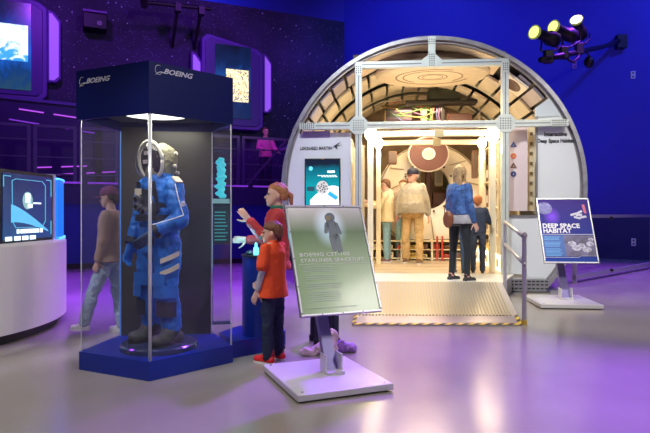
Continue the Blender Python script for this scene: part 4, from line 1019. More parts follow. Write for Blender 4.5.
# glowing floor-edge light boxes with dark slots
fg = mat('floor_edge_glow', (1,.9,.7), .5, emit=(1,.80,.50), es=1.6)
for sd, sn in ((-1,'left'),(1,'right')):
    t = thing('edge_light', HM @ Vector((sd*1.19,.12,FZ)), HA, 'glowing low light box along the %s edge of the habitat floor' % sn, 'light')
    MB().b2(-.03,.03,0,2.8,0,.26).build('light_box', fg, t)
    s_ = MB()
    for j in range(9): s_.box((-sd*.033,.12+j*.31,.13),(.008,.10,.13))
    s_.build('slot_grille', mat('slot_amber',(.35,.22,.08),.5), t)
# ceiling gear
ce = thing('air_duct', HM @ Vector((0,2.2,3.15)), HA, 'black air duct hanging below the habitat ceiling', 'duct')
xA, zA = hl(427,102.5,2.2); xB, zB = hl(460,89,2.2)
MB().b2(xA,xB,-.15,.15,zA-3.15,zB-3.15).build('duct_body', mat('duct_dark',(.03,.035,.02),.5), ce, bevel=.06)
xA, zA = hl(405,106,2.2); xB, zB = hl(476,101,2.2)
MB().b2(xA,xB,-.2,.1,zA-3.15,zB-3.15).build('duct_tray', mat('tray_black',(.02,.018,.015),.5), ce, bevel=.02)
xA, zA = hl(441.5,121,2.15); xB, zB = hl(444.5,104,2.15)
MB().b2(xA,xB,-.05,.05,zA-3.15,zB-3.15).build('drop_post', dark_metal, ce)
for i,(x0_,x1_,y0_,y1_,mm,lb) in enumerate(((386,412,108,121,mat('plum_box',(.07,.04,.08),.5),'plum coloured equipment box under the ceiling at left'),(448,472,113,122,mat('plum_brown',(.22,.10,.09),.5),'reddish brown equipment box under the ceiling at right'),
        (421,427,104,122,mat('locker_tan',(.35,.28,.18),.5),'slim cream locker under the habitat ceiling'),(402,420,124,130,mat('plum_box2',(.20,.10,.18),.5),'purple bag between the two gate beams at left'),(430,470,127,131.5,brown,'long brown box between the two gate beams'),(388,397,151,164,brown,'dark brown box beside the further left gate post'),(473,478,150,178,brown,'tall brown box beside the further right gate post'))):
    eq('equipment_box', lb, 'box', (x0_,x1_), (y0_,y1_), 2.35, .2, mm, 'equipment boxes under the ceiling')
cm = [green, mat('ochre_cable',(.22,.14,.04),.5), mat('rust_cable',(.25,.07,.04),.5), mat('blue_cable',(.05,.07,.2),.5), mat('purple_cable',(.13,.06,.16),.5), green, mat('white_cable',(.35,.33,.28),.5)]
cname = ['green','yellow','red','blue','purple','green','white']
rnd = random.Random(11)
for i in range(15):
    k = i % 7
    if i < 8:
        pA = (372+rnd.random()*30, 104+rnd.random()*22); pts = [pA]; 
        for j in range(4): pts.append((pts[-1][0]+8+rnd.random()*8, min(130,max(100,pts[-1][1]+rnd.uniform(-7,7)))))
    else:
        x0_ = rnd.choice((383,386,389,431,434,437,440,480,483)); pts = [(x0_,104+rnd.random()*4),(x0_+rnd.uniform(-2,2),116),(x0_+rnd.uniform(-2,2),126),(x0_+rnd.uniform(-3,3),136)]
    ly = 2.2+rnd.random()*.1
    P_ = [Vector((hl(a,b_,ly)[0],ly,hl(a,b_,ly)[1])) for a,b_ in pts]
    t = MB().tube(P_, .013, 6).xf(HM).build('cable', cm[k], None, smooth=True, origin=True)
    tag(t, '%s cable looped among the equipment under the habitat ceiling' % cname[k], 'cable', '%s cables in the habitat' % cname[k])
# ------------------------------------------------------------------ people
skin_a = mat('skin_fair', (.70,.43,.33), .5, var=.05, vs=20); skin_b = mat('skin_tan', (.50,.28,.19), .5)
shoe_dk = mat('shoe_dark', (.03,.03,.035), .5); sole_w = mat('sole_white', (.75,.75,.75), .5)
eye_m = mat('eye_dark', (.03,.02,.02), .2); lip_m = mat('lip', (.50,.18,.15), .5); brow_m = mat('brow', (.12,.07,.04), .7)
HEAD = [(0.0,.10,.34,-.12),(.06,.18,.385,-.02),(.14,.235,.39,.08),(.22,.265,.385,.16),(.35,.31,.37,.32),(.48,.335,.355,.40),(.6,.345,.375,.44),(.72,.34,.365,.445),(.83,.30,.31,.42),(.92,.22,.21,.33),(.98,.11,.10,.2),(1.0,.03,.02,.1)]
def loft_head(s, secs, M, hh, n=24):
    rs = []
    for z, w_, f, b_ in secs:
        cy = (b_-f)/2; ry = (f+b_)/2
        rs.append([M @ Vector((math.cos(2*PI*j/n)*w_*hh, (cy+math.sin(2*PI*j/n)*ry)*hh, z*hh)) for j in range(n)])
    return s.rings(rs)
def tloft(s, secs, n=24, M=None):       # torso: (z, cx, cy, rx, ry)
    rs = []
    for z, cx_, cy_, rx, ry in secs:
        r = [Vector((cx_+math.cos(2*PI*j/n)*rx, cy_+math.sin(2*PI*j/n)*ry, z)) for j in range(n)]
        rs.append([M @ v for v in r] if M else r)
    return s.rings(rs)
def hand(s, wr, d, pn, k, curl=.4, side=1):
    """wrist, finger direction, palm normal, size k"""
    d = Vector(d).normalized(); pn = Vector(pn); pn = (pn-d*pn.dot(d)).normalized(); sd = d.cross(pn)*side
    wr = Vector(wr)
    s.cap(wr-d*.01*k, wr+d*.035*k, .024*k, .030*k, 10, .65, sd)
    s.cap(wr+d*.03*k, wr+d*.075*k, .034*k, .036*k, 12, .38, sd)
    for i, (o_, ln) in enumerate(((-.030,.060),(-.010,.074),(.010,.078),(.030,.070))):
        p = wr+d*.082*k+sd*o_*k; dd = d.copy(); r = .0088*k; c = curl
        for j, f in enumerate((.45,.32,.26)):
            q = p+dd*ln*f*k; s.cap(p, q, r, r*.92, 8); p = q; r *= .92
            dd = (dd*math.cos(c)+pn*math.sin(c)).normalized()
            perp = (pn-dd*pn.dot(dd)); 
    p = wr+d*.03*k+sd*.03*k; dd = (d*.6+sd*.75+pn*.25).normalized()
    for ln, r in ((.036,.012),(.028,.0098),(.022,.0088)):
        q = p+dd*ln*k; s.cap(p, q, r*k, r*k*.92, 8); p = q; dd = (dd+d*.35+pn*.2).normalized()

def person(name_lbl, loc, rz, H, arms, legs, top, bottom, shoes, hair, skin=skin_a, head_turn=0, head_tilt=0, lean=(0,0), vox=.010, fat=1.0, belly=0, group=None, sleeve='long', top_z=.0, seed=1, cap=None, cuff=None, collar=None, hem=0.0, baggy=1.0, child=1.0, slv_mat=None, face=True, curl=.4, shorts=False, sf=1.0):
    t = thing('person', loc, rz, name_lbl, 'person', group)
    k = H/1.75; hh = .232*k*child
    hipz = 0; 
    thl, shl = .425*k, .405*k
    hip = {}; knee = {}; ank = {}
    for sgn, (td, sd_) in zip((-1,1), legs):
        h = Vector((sgn*.088*k*fat**.5, 0, 0)); td = Vector(td).normalized(); sd_ = Vector(sd_).normalized()
        hip[sgn] = h; knee[sgn] = h+td*thl; ank[sgn] = knee[sgn]+sd_*shl
    low = min(ank[-1].z, ank[1].z); hz_ = -low+.075*k
    up = Vector((0,0,hz_))
    for D in (hip,knee,ank):
        for s_ in D: D[s_] = D[s_]+up
    P = Vector((0,0,hz_)); ln = Vector((lean[0],lean[1],1)).normalized()
    def T(z, y=0): return P+ln*(z*k)+Vector((0,y*k,0))
    shz = .545
    chest = T(.40); neck0 = T(.585,.01); 
    sh = {s_: T(shz,.005)+Vector((s_*.160*k*(.6+.4*fat),0,-.03*k)) for s_ in (-1,1)}
    hb = T(1.745-.0-hh/k-.93+.0, -.0)  # chin base
    hb = P+ln*(H-hz_-hh*1.0)
    HR = Matrix.Rotation(math.radians(head_turn),4,'Z') @ Matrix.Rotation(math.radians(head_tilt),4,'X')
    HMx = Matrix.Translation(hb+Vector((0,-.012*k,0))) @ HR
    ua, fa = .285*k, .25*k
    el, wr = {}, {}
    for s_, (ud, fd) in zip((-1,1), arms):
        ud = Vector(ud).normalized(); fd = Vector(fd).normalized(); el[s_] = sh[s_]+ud*ua; wr[s_] = el[s_]+fd*fa
    # body, one continuous mesh
    b = MB(); loft_head(b, HEAD, HMx, hh)
    def hp(x,y,z): return HMx @ Vector((x*hh, y*hh, z*hh))
    b.cap(hp(0,-.36,.50), hp(0,-.455,.36), .022*hh, .062*hh, 10)
    for s_ in (-1,1):
        b.ell(hp(s_*.345,.06,.45), (.035*hh,.07*hh,.115*hh), 10, 8)
        b.ell(hp(s_*.16,-.335,.565), (.10*hh,.05*hh,.035*hh), 10, 6)
    b.ell(hp(0,-.385,.235), (.10*hh,.045*hh,.055*hh), 10, 6)
    b.cap(neck0-ln*.05*k, hp(0,.05,.22), .058*k, .052*k*child, 14)
    TQ = [(.0,.0,.0,.150,.10),(.10,0,0,.155,.105),(.22,0,0,.125,.09),(.36,0,0,.145,.10),(.48,0,0,.155,.10),(.55,0,0,.12,.075),(.60,0,.005,.05,.05)]
    def torso(s, add, sc=1.0, secs=None, z0=None):
        rs = []
        for z, cx_, cy_, rx, ry in (secs or TQ):
            c = T(z)+Vector((cx_*k, cy_*k, 0)); by = belly*k*math.exp(-((z-.17)/.15)**2)
            rx_ = rx*k*fat*sc+add+by*.35; ry_ = ry*k*fat*sc+add+by*.5; c.y -= by*.5
            rs.append([c+Vector((math.cos(2*PI*j/24)*rx_, math.sin(2*PI*j/24)*ry_, 0)) for j in range(24)])
        s.rings(rs)
    torso(b, -.006*k)
    for s_ in (-1,1):
        b.cap(sh[s_], el[s_], .047*k, .037*k, 12); b.cap(el[s_], wr[s_], .037*k, .025*k, 12)
        fdv = (wr[s_]-el[s_]).normalized()
        pn = Vector((-s_,0,0)) if abs(fdv.x) < .8 else Vector((0,0,-1))
        hand(b, wr[s_], fdv+(Vector((0,-.15,0)) if fdv.z < -.5 else Vector((0,0,0))), pn, k*max(1,child*.97), curl, side=s_ if fdv.z < .3 else s_)
        b.cap(hip[s_], knee[s_], .070*k, .048*k, 12); b.cap(knee[s_], ank[s_], .048*k, .033*k, 12)
        b.cap(ank[s_]+Vector((0,.02*k,-.035*k)), ank[s_]+Vector((0,-.12*k,-.045*k)), .03*k, .025*k, 10)
    remesh(b, 'body', skin, t, vox*.75, smooth_it=3)
    if face:
        for s_ in (-1,1):
            MB().ell(hp(s_*.15,-.335,.485), (.05*hh,.03*hh,.028*hh), 12, 8).build('eye', eye_m, t, smooth=True)
            MB().bar(hp(s_*.08,-.385,.575), hp(s_*.23,-.345,.58), .02*hh, .022*hh).build('eyebrow', brow_m, t)
        MB().ell(hp(0,-.405,.22), (.085*hh,.03*hh,.026*hh), 12, 8).build('mouth', lip_m, t, smooth=True)
    # trousers
    bm_ = MB(); g = .012*k*baggy
    torso(bm_, g, 1, [(-.06,0,0,.10,.085),(.0,0,.0,.152,.108),(.08,0,0,.152,.108),(.15,0,0,.140,.100)])
    for s_ in (-1,1):
        bm_.cap(hip[s_]-Vector((0,0,.0)), knee[s_] if not shorts else hip[s_].lerp(knee[s_],.6), .078*k*fat**.5+g, .052*k+g*1.2, 16)
        if shorts: continue
        bm_.cap(knee[s_], ank[s_]+(knee[s_]-ank[s_])*.04, .052*k+g*1.2, .040*k+g*1.4, 16)
    remesh(bm_, 'trousers', bottom, t, vox, .010*k*min(baggy,1.6), 13/k, 3, seed)
    # shoes
    for s_ in (-1,1):
        a = ank[s_]; fwd = Vector((0,-1,0))
        z0 = a.z-.075*k
        q = MB(); q.cap((a.x,a.y+.035*k,z0+.035*k),(a.x,a.y-.13*k,z0+.032*k),.038*k,.036*k,14,1.0,(1,0,0)); q.cap((a.x,a.y+.01*k,z0+.09*k),(a.x,a.y-.06*k,z0+.045*k),.040*k,.038*k,12)
        q.v = [Vector((v.x,v.y,max(v.z,z0+.012*k))) for v in q.v]
        q.v = [Vector((a.x+(v.x-a.x)*sf, a.y+(v.y-a.y)*sf, z0+(v.z-z0)*sf)) for v in q.v]
        so = remesh(q, 'shoe', shoes, t, max(.006,vox*.7), 0, 1, 2)
        q_s = None
        r = MB(); r.prism([(a.x+math.cos(i*PI/10)*.042*k, a.y-.048*k+math.sin(i*PI/10)*.125*k) for i in range(20)], z0, z0+.020*k); r.v = [Vector((a.x+(v.x-a.x)*sf, a.y+(v.y-a.y)*sf, v.z)) for v in r.v]; r.build('sole', sole_w, so)
    # top
    c_ = MB(); e = max(.014*k, .012*k*baggy+.016*k)
    torso(c_, e, 1, [(top_z-hem,0,0,.158+(.030 if hem > .03 else 0),.112+(.018 if hem > .03 else 0)),(top_z+.04,0,0,.158,.110),(.20,0,0,.142,.105),(.36,0,0,.148,.105),(.47,0,0,.148,.100),(.53,0,0,.120,.080),(.57,0,.005,.068,.060)])
    for s_ in (-1,1):
        c_.cap(sh[s_], el[s_] if sleeve != 'short' else sh[s_].lerp(el[s_],.75), .050*k+e*.5, .046*k+e*(1.0 if sleeve == 'short' else .6), 14)
        if sleeve == 'long': c_.cap(el[s_], el[s_].lerp(wr[s_],.93), .047*k+e*.6, .034*k+e*.6, 14)
    if collar == 'hood': c_.cap(T(.57,.07), T(.47,.11), .075*k, .06*k, 14, .7, (1,0,0))
    remesh(c_, 'shirt', top, t, vox, .008*k, 12/k, 3, seed+5)
    if slv_mat:                           # visible under-sleeves
        for s_ in (-1,1):
            q = MB(); q.cap(sh[s_].lerp(el[s_],.6), el[s_], .045*k, .044*k, 12); q.cap(el[s_], el[s_].lerp(wr[s_],.93), .044*k, .034*k, 12)
            remesh(q, 'sleeve', slv_mat, t, vox, .006, 20, 2, seed+8)
    if collar and collar != 'hood':
        MB().lathe([(.068*k,0),(.074*k,.0),(.066*k,.045*k),(.058*k,.045*k),(.068*k,0)], T(.565,.0), 24).build('collar', collar, t, smooth=True)
    if cuff:
        for s_ in (-1,1):
            p0 = el[s_].lerp(wr[s_],.86); p1 = el[s_].lerp(wr[s_],.97); MB().cyl(p0,p1,.046*k,16,.042*k).build('cuff', cuff, t, smooth=True)
    # hair
    if hair:
        style, hm = hair
        q = MB()
        if style != 'fringe_only':
            loft_head(q, [(.30,.30,-.10,.45),(.42,.365,-.02,.48),(.55,.375,.06,.49),(.68,.385,.26 if style != 'long' else .15,.49),(.78,.365,.385,.48),(.88,.30,.33,.43),(.97,.18,.2,.3),(1.04,.05,.06,.15)], HMx, hh)
        if style == 'bowl': loft_head(q, [(.62,.375,.28,.3),(.70,.38,.40,.3),(.80,.35,.37,.3)], HMx, hh)
        if style in ('short','bowl'): q.cap(hp(0,.30,.40), hp(0,.33,.20), .17*hh, .12*hh, 12)
        if style == 'long':
            q.cap(hp(0,.30,.6), hp(0,.38,-.25), .30*hh, .28*hh, 14, .55, (1,0,0)); q.cap(hp(0,.38,-.2), hp(.10,.40,-1.45), .30*hh, .15*hh, 14, .5, (1,0,0))
            for s_ in (-1,1): q.cap(hp(s_*.30,.12,.6), hp(s_*.30,.1,-.45), .13*hh, .07*hh, 10)
        if style in ('ponytail',):
            q.cap(hp(0,.40,.62), hp(0,.60,.52), .11*hh, .12*hh, 12); q.cap(hp(0,.60,.52), hp(0,.68,.05), .12*hh, .05*hh, 12)
        remesh(q, 'hair', hm, t, max(.005,vox*.6), .007*hh/.22, 55, 2, seed+2, zf=.12)
        if style == 'ponytail': MB().tube([hp(0,.47,.60), hp(0,.50,.585)], .085*hh, 14).build('hair_tie', shoe_dk, t)
    if cap:
        q = MB(); loft_head(q, [(.58,.40,.41,.53),(.72,.405,.41,.53),(.88,.37,.37,.49),(1.02,.25,.25,.36),(1.10,.06,.06,.18)], HMx, hh)
        cc = remesh(q, 'cap', cap, t, .008, 0, 1, 2)
        q = MB(); rs = []
        for z, w_, f in ((.60,.30,.30),(.60,.29,.50),(.575,.20,.68)): pass
        pts = [(-.30,-.33),(-.28,-.52),(-.17,-.68),(0,-.73),(.17,-.68),(.28,-.52),(.30,-.33)]
        q.add([hp(x,y,.64-.10*(abs(y)-.33)-.5*x*x) for x,y in pts]+[hp(x,y,.61-.10*(abs(y)-.33)-.5*x*x) for x,y in pts],
              [tuple(range(7)),tuple(range(7,14))]+[(i,(i+1)%7,(i+1)%7+7,i+7) for i in range(7)])
        q.build('cap_brim', cap, cc)
    return t, dict(k=k, hp=hp, T=T, sh=sh, el=el, wr=wr, hip=hip, knee=knee, ank=ank)

DN = (0,0,-1)
st_legs = (((-.03,0,-1),(0,.02,-1)),((.03,0,-1),(0,.02,-1)))
cream = mat('hoodie_cream', (.74,.64,.40), .8, var=.06, bump=.2); jean_l = mat('jeans_light', (.22,.38,.44), .8, var=.15, vs=10, bump=.3)
grey_k = mat('pullover_grey', (.42,.38,.30), .8, var=.05, bump=.2); khaki = mat('khaki', (.52,.34,.14), .8, var=.08, bump=.25); navy_c = mat('navy_cap', (.012,.015,.04), .7)
# 1 man in cap
man, J = person('older man in navy cap, grey pullover and khaki trousers walking out of the habitat', (1.70,10.95,.25), math.radians(-22), 1.83,
    (((-.28,.05,-1),(-.12,-.25,-1)),((.28,.10,-1),(.10,.15,-1))), (((-.06,-.12,-1),(-.02,.16,-1)),((.08,-.10,-1),(.03,-.02,-1))), grey_k, khaki, mat('shoe_brown',(.16,.08,.04),.5),
    ('short', mat('hair_grey',(.45,.42,.38),.8)), skin=mat('skin_ruddy',(.66,.34,.25),.5), head_turn=-30, fat=1.22, belly=.09, child=1.1, seed=2, cap=navy_c, collar=grey_k, baggy=1.6, top_z=.06, hem=.04)
# 2 hoodie
person('child in cream hoodie and pale jeans facing a post at left inside the habitat', (1.23,11.2,.25), math.radians(-105), 1.64,
    (((-.1,-.75,-.8),(-.0,-1,.25)),((.05,-.6,-1),(.1,-1,.1))), st_legs, cream, jean_l, mat('shoe_plum',(.20,.10,.12),.5), ('short', mat('hair_brown',(.14,.06,.03),.7)), head_tilt=12, seed=3, collar='hood', baggy=.9, hem=.06, top_z=.0)
# 3 hidden person behind the man
person('person half hidden behind the man in the navy cap, only face and jeans showing', (1.62,11.75,.25), math.radians(-10), 1.66,
    ((( -.1,0,-1),(0,-.1,-1)),((.1,0,-1),(0,-.1,-1))), st_legs, mat('top_taupe',(.35,.26,.18),.8), jean_l, shoe_dk, ('short', mat('hair_auburn',(.25,.11,.05),.7)), seed=4, vox=.012)
# 4 woman in denim jacket
denim = mat('denim_blue', (.045,.12,.32), .75, var=.5, vs=16, bump=.4); leg_b = mat('leggings_black', (.016,.024,.03), .6, var=.2)
wm_, J4 = person('woman with long blond hair, blue denim jacket and dark leggings at the habitat entrance', (1.90,7.98,.25), math.radians(118), 1.64,
    (((-.22,.05,-1),(-.05,-.3,-1)),((.22,-.02,-1),(.05,-.35,-1))), (((-.05,-.10,-1),(0,.02,-1)),((.05,.03,-1),(0,.10,-1))), denim, leg_b, shoe_dk, ('long', mat('hair_blond',(.46,.30,.13),.6, var=.35, vs=30)),
    head_turn=32, head_tilt=0, fat=1.40, child=1.06, seed=5, top_z=.10, hem=.0, collar=denim, baggy=.2, vox=.009)
q = MB(); rs = []
k4 = J4['k']
for z, rx, ry in ((-.03,.172,.128),(.02,.172,.128),(.08,.165,.122),(.16,.15,.11)):
    c = J4['T'](z); rs.append([c+Vector((math.cos(2*PI*j/24)*rx*k4*1.42, math.sin(2*PI*j/24)*ry*k4*1.42, 0)) for j in range(24)])
q.rings(rs); remesh(q, 'undershirt_hem', mat('heather_grey',(.40,.40,.42),.8, bump=.2), wm_, .009, .006, 18, 2)
for s_ in (-1,1): MB().cyl(J4['ank'][s_]+Vector((0,0,-.0)), J4['ank'][s_]+Vector((0,0,.045)), .040, 14).build('sock', mat('sock_pink',(.75,.35,.30),.7), wm_)
bg = thing('shoulder_bag', (1.70,7.80,1.03), math.radians(60), 'brown leather shoulder bag hanging at the left hip of the woman in denim', 'bag')
q = MB(); q.ell((0,0,.12),(.055,.10,.15),16,10); remesh(q, 'pouch', mat('leather_brown',(.22,.075,.03),.45), bg, .008, .004, 20, 2)
MB().tube([(0,-.07,.22),(0,-.05,.38),(.02,.0,.48),(.0,.06,.36),(0,.07,.22)],.008,8).build('strap', mat('leather_dark',(.12,.04,.02),.5), bg)
# 5 people behind her
person('small red-haired child in dark clothes at the right behind the woman in denim', (2.44,9.02,.25), math.radians(165), 1.25,
    (((-.3,-.5,-1),(-.1,-1,-.2)),((.25,-.3,-1),(.1,-.9,-.4))), st_legs, mat('top_navy',(.03,.04,.07),.8, bump=.2), mat('trouser_slate',(.05,.06,.09),.8), shoe_dk, ('bowl', mat('hair_red',(.42,.13,.03),.7)), seed=6, child=1.12, cuff=mat('cuff_red',(.5,.08,.06),.6))
person('person in blue jeans standing mostly hidden behind the woman in denim', (2.13,9.0,.25), math.radians(150), 1.50,
    (((-.08,0,-1),(0,-.2,-1)),((.08,0,-1),(0,-.2,-1))), st_legs, mat('top_charcoal',(.05,.06,.08),.8), mat('jeans_mid',(.06,.12,.20),.8, var=.2), shoe_dk, ('short', mat('hair_sand',(.3,.17,.08),.7)), seed=7)
# 6 girl
jk = mat('jacket_red', (.46,.04,.045), .75, var=.15, bump=.3)
girl, J6 = person('girl with ginger ponytail in a red jacket raising her hand beside the display case', (-.43,5.04,0), math.radians(-84), 1.475,
    (((.02,-.22,-.97),(.10,-.95,.02)),((.06,-.42,-.90),(-.02,-.62,.72))), (((-.03,-.02,-1),(0,.04,-1)),((.03,.02,-1),(0,.02,-1))), jk, mat('trouser_black',(.02,.02,.03),.7), shoe_dk,
    ('ponytail', mat('hair_ginger', (.40,.17,.06), .6, var=.3, vs=40)), seed=8, child=1.08, vox=.007, collar=mat('collar_green',(.02,.14,.09),.7), hem=.05, cuff=None, head_tilt=-4, curl=.28, shorts=True)
q = MB(); q.cap(J6['el'][1].lerp(J6['wr'][1],.15), J6['el'][1].lerp(J6['wr'][1],.96), .050, .036, 14)
remesh(q, 'cyan_lit_cuff', mat('cyan_lit_sleeve', (.06,.42,.45), .7, var=.4, vs=30), girl, .007, .006, 25, 2)  # cyan light on the raised forearm, put into the sleeve colour
for s_ in (-1,1): MB().cyl(J6['ank'][s_]+Vector((0,0,-.0)), J6['ank'][s_]+Vector((0,0,.09)), .046, 14).build('sock', mat('sock_white',(.7,.68,.7),.7), girl)
# 7 boy
orange = mat('polo_orange', (.80,.075,.012), .75, var=.06, bump=.25)
boy, J7 = person('small boy in an orange polo over grey sleeves with red shoes beside the pedestal', (-.425,4.60,0), math.radians(-122), 1.14,
    (((-.12,-.35,-.95),(.1,-.7,-.6)),((.20,-.02,-1),(.02,-.28,-1))), (((-.05,-.02,-1),(-.02,.04,-1)),((.05,.02,-1),(.02,.02,-1))), orange, mat('trouser_navy',(.010,.02,.055),.75, var=.3, bump=.4), mat('shoe_red', (.70,.02,.025), .5),
    ('bowl', mat('hair_chestnut', (.13,.045,.018), .6, var=.3, vs=40)), seed=9, child=1.22, vox=.007, sleeve='short', collar=orange, hem=.09, baggy=1.7, slv_mat=mat('sleeve_grey',(.42,.40,.42),.6, var=.3, vs=25), head_turn=26, fat=1.05, sf=1.3)
# 8 teen behind case
person('teenager in a purple cap, tan jacket and pale jeans walking left behind the glass case', (-2.17,5.72,0), math.radians(-92), 1.47,
    (((-.10,-.1,-1),(0,-.2,-1)),((.12,-.05,-1),(0,-.22,-1))), (((-.02,.10,-1),(0,.16,-1)),((.02,-.42,-1),(0,-.30,-1))), mat('jacket_tan', (.40,.27,.20), .8, var=.1, bump=.3), mat('jeans_pale', (.36,.46,.58), .8, var=.12, bump=.3), mat('shoe_white', (.78,.76,.76), .5),
    ('short', mat('hair_dark', (.05,.03,.02), .7)), seed=10, cap=mat('cap_plum', (.20,.04,.12), .7), cuff=mat('cuff_brown', (.18,.10,.07), .8), baggy=1.5, vox=.009, head_tilt=8, hem=.04)
# 9, 10 on the walkway
pk = Vector(S(263,190,14.15))
person('woman in pink leaning on the walkway railing, lit magenta', (pk.x,14.75,1.8), math.radians(25), 1.66,
    (((-.3,-.35,-1),(.1,-.9,-.2)),((.3,-.35,-1),(-.1,-.9,-.2))), st_legs, mat('top_pink', (.90,.22,.50), .8), mat('trouser_ink',(.04,.03,.10),.8), shoe_dk, ('short', mat('hair_cocoa',(.10,.04,.03),.7)), seed=11, vox=.012, top_z=.02)
person('person in a dark patterned jacket leaning over the walkway railing beside the habitat', (-.66,15.05,1.8), math.radians(-50), 1.72,
    (((-.2,-.6,-1),(0,-.9,-.3)),((.2,-.6,-1),(0,-.9,-.3))), (((-.03,-.1,-1),(0,.12,-1)),((.03,.05,-1),(0,.12,-1))), mat('jacket_violet', (.14,.08,.26), .8, var=.6, vs=12), mat('jeans_ink',(.05,.06,.20),.8), shoe_dk, ('short', mat('hair_black',(.03,.02,.02),.7)), seed=12, vox=.012, lean=(0,-.25))

# ------------------------------------------------------------------ flight suit on a stand inside the case
fs = thing('flight_suit', (-1.32,4.50,.185), math.radians(-34), 'blue pressure flight suit with clear helmet displayed standing inside the glass case', 'space suit')
suit = mat('suit_blue', (.012,.16,.62), .6, var=.14, vs=10, bump=.25, bs=30); sdk = mat('suit_dark', (.02,.025,.045), .7, bump=.3); stan = mat('hood_khaki', (.26,.25,.17), .75, var=.12, vs=12, bump=.4)
pt = mat('patch_cream', (.72,.66,.52), .6); bootm = mat('boot_grey', (.06,.065,.07), .6)
q = MB()
tloft(q, [(.72,0,.0,.165,.135),(.84,0,0,.185,.150),(.98,0,0,.175,.145),(1.10,0,0,.165,.135),(1.22,0,0,.165,.135),(1.30,0,0,.15,.12),(1.36,0,.0,.12,.10),(1.39,0,0,.10,.09)])
hipL, hipR = Vector((-.095,0,.80)), Vector((.095,0,.80)); kn = {-1:Vector((-.115,-.03,.44)),1:Vector((.115,-.02,.44))}; an_ = {-1:Vector((-.12,.01,.13)),1:Vector((.13,.02,.13))}
q.cap(hipL,kn[-1],.118,.088,18).cap(kn[-1],an_[-1],.088,.078,18).cap(hipR,kn[1],.118,.088,18).cap(kn[1],an_[1],.088,.078,18)
shs = {-1:Vector((-.165,0,1.255)),1:Vector((.165,0,1.255))}; els = {-1:Vector((-.235,-.01,1.01)),1:Vector((.275,-.02,1.00))}; wrs = {-1:Vector((-.22,-.10,.82)),1:Vector((.15,-.15,.91))}
for s_ in (-1,1): q.cap(shs[s_],els[s_],.085,.068,16).cap(els[s_],wrs[s_],.068,.050,16)
remesh(q, 'coverall', suit, fs, .008, .014, 11, 3, 21)
q = MB(); q.ell((0,.035,1.470),(.135,.112,.150),24,16); q.cap((0,0,1.37),(0,.01,1.42),.115,.12,20)
remesh(q, 'hood', stan, fs, .008, .008, 22, 2, 22)
vis_m = glass_mat('visor_glass', (.86,.86,.90), .02, (.5,.5,.55))
MB().ell((0,-.095,1.470),(.138,.105,.150),28,18, Matrix.Rotation(math.radians(-8),3,'X')).build('visor', vis_m, fs, smooth=True)
MB().ell((0,-.075,1.472),(.122,.035,.132),20,12).build('visor_interior', mat('helmet_inside', (.02,.015,.03), .7), fs, smooth=True)
ringp = [Vector((.142*math.cos(a),-.088-.02*math.sin(a),1.470+.155*math.sin(a))) for a in [i*2*PI/36 for i in range(37)]]
MB().tube([Vector((p.x,p.y-.0,p.z)) for p in ringp],.014,8).build('visor_ring', mat('ring_cream', (.75,.73,.66), .45), fs, smooth=True)
s_ = MB()
for z in (1.46,1.53): s_.box((-.02+ (z-1.46)*.2,-.122,z),(.05,.012,.03))
s_.build('microphone', mat('mic_pale',(.55,.5,.5),.4), fs)
s_ = MB().cyl((.12,.04,1.43),(.15,.05,1.43),.015,12).cyl((.11,.06,1.53),(.135,.07,1.535),.014,12).cyl((.11,.08,1.38),(.135,.09,1.375),.014,12)
s_.build('hood_buckles', mat('buckle_pale', (.6,.58,.5), .4, .3), fs)
# chest rig, straps, hoses
q = MB(); tloft(q, [(1.02,0,-.012,.150,.142),(1.12,0,-.012,.155,.138),(1.24,0,-.01,.135,.138)]); remesh(q, 'chest_panel', sdk, fs, .008, .004, 20, 2, 23)
MB().bar((.09,-.135,1.30),(.12,-.11,1.06),.035,.012).build('shoulder_strap', sdk, fs); MB().bar((-.09,-.135,1.30),(-.12,-.11,1.06),.035,.012).build('shoulder_strap', sdk, fs)
MB().lathe([(.188,0),(.192,.0),(.192,.05),(.188,.05),(.188,0)],(0,0,.985),32).build('belt', sdk, fs)
for x,z in ((.03,1.06),(-.06,1.16),(-.06,1.10)):
    MB().cyl((x,-.142,z),(x,-.185,z),.034,18).build('hose_connector', chrome, fs); MB().cyl((x,-.184,z),(x,-.19,z),.02,14).build('connector_port', black, fs)
MB().box((-.07,-.155,1.22),(.07,.012,.05)).build('name_patch', pt, fs)
MB().box((.215,.0,1.315),(.075,.07,.012),Matrix.Rotation(math.radians(38),3,'Y')).build('shoulder_patch', pt, fs)
s_ = MB().tube([(.247,-.05,1.28),(.30,-.055,1.14),(.335,-.04,1.03)],.004,6).tube([(.335,-.045,1.03),(.27,-.15,.99),(.21,-.24,.96)],.004,6)
s_.build('sleeve_piping', print_white, fs)
s_ = MB()
for a in range(4): s_.box((.318,-.03,1.12),(.006,.045,.008),Matrix.Rotation(a*PI/4,3,'X'))
s_.build('sleeve_star', print_white, fs)
for s_ in (-1,1):
    g_ = MB(); d_ = (wrs[s_]-els[s_]).normalized(); hand(g_, wrs[s_]+d_*.02, d_+Vector((0,0,-.3)), Vector((-s_,0,0)), 1.25, .45, s_)
    remesh(g_, 'glove', suit if s_ < 0 else mat('glove_slate',(.03,.06,.14),.6), fs, .007, .003, 30, 1, 24)
    MB().cyl(wrs[s_]-d_*.02, wrs[s_]+d_*.025, .056, 18).build('wrist_ring', sdk, fs)
q_ = MB().cap((.165,-.14,.88),(.185,-.06,.97),.03,.03,12,.6); remesh(q_, 'wrist_gauge', mat('gauge_tan',(.35,.22,.06),.5), fs, .008, 0, 1, 1)
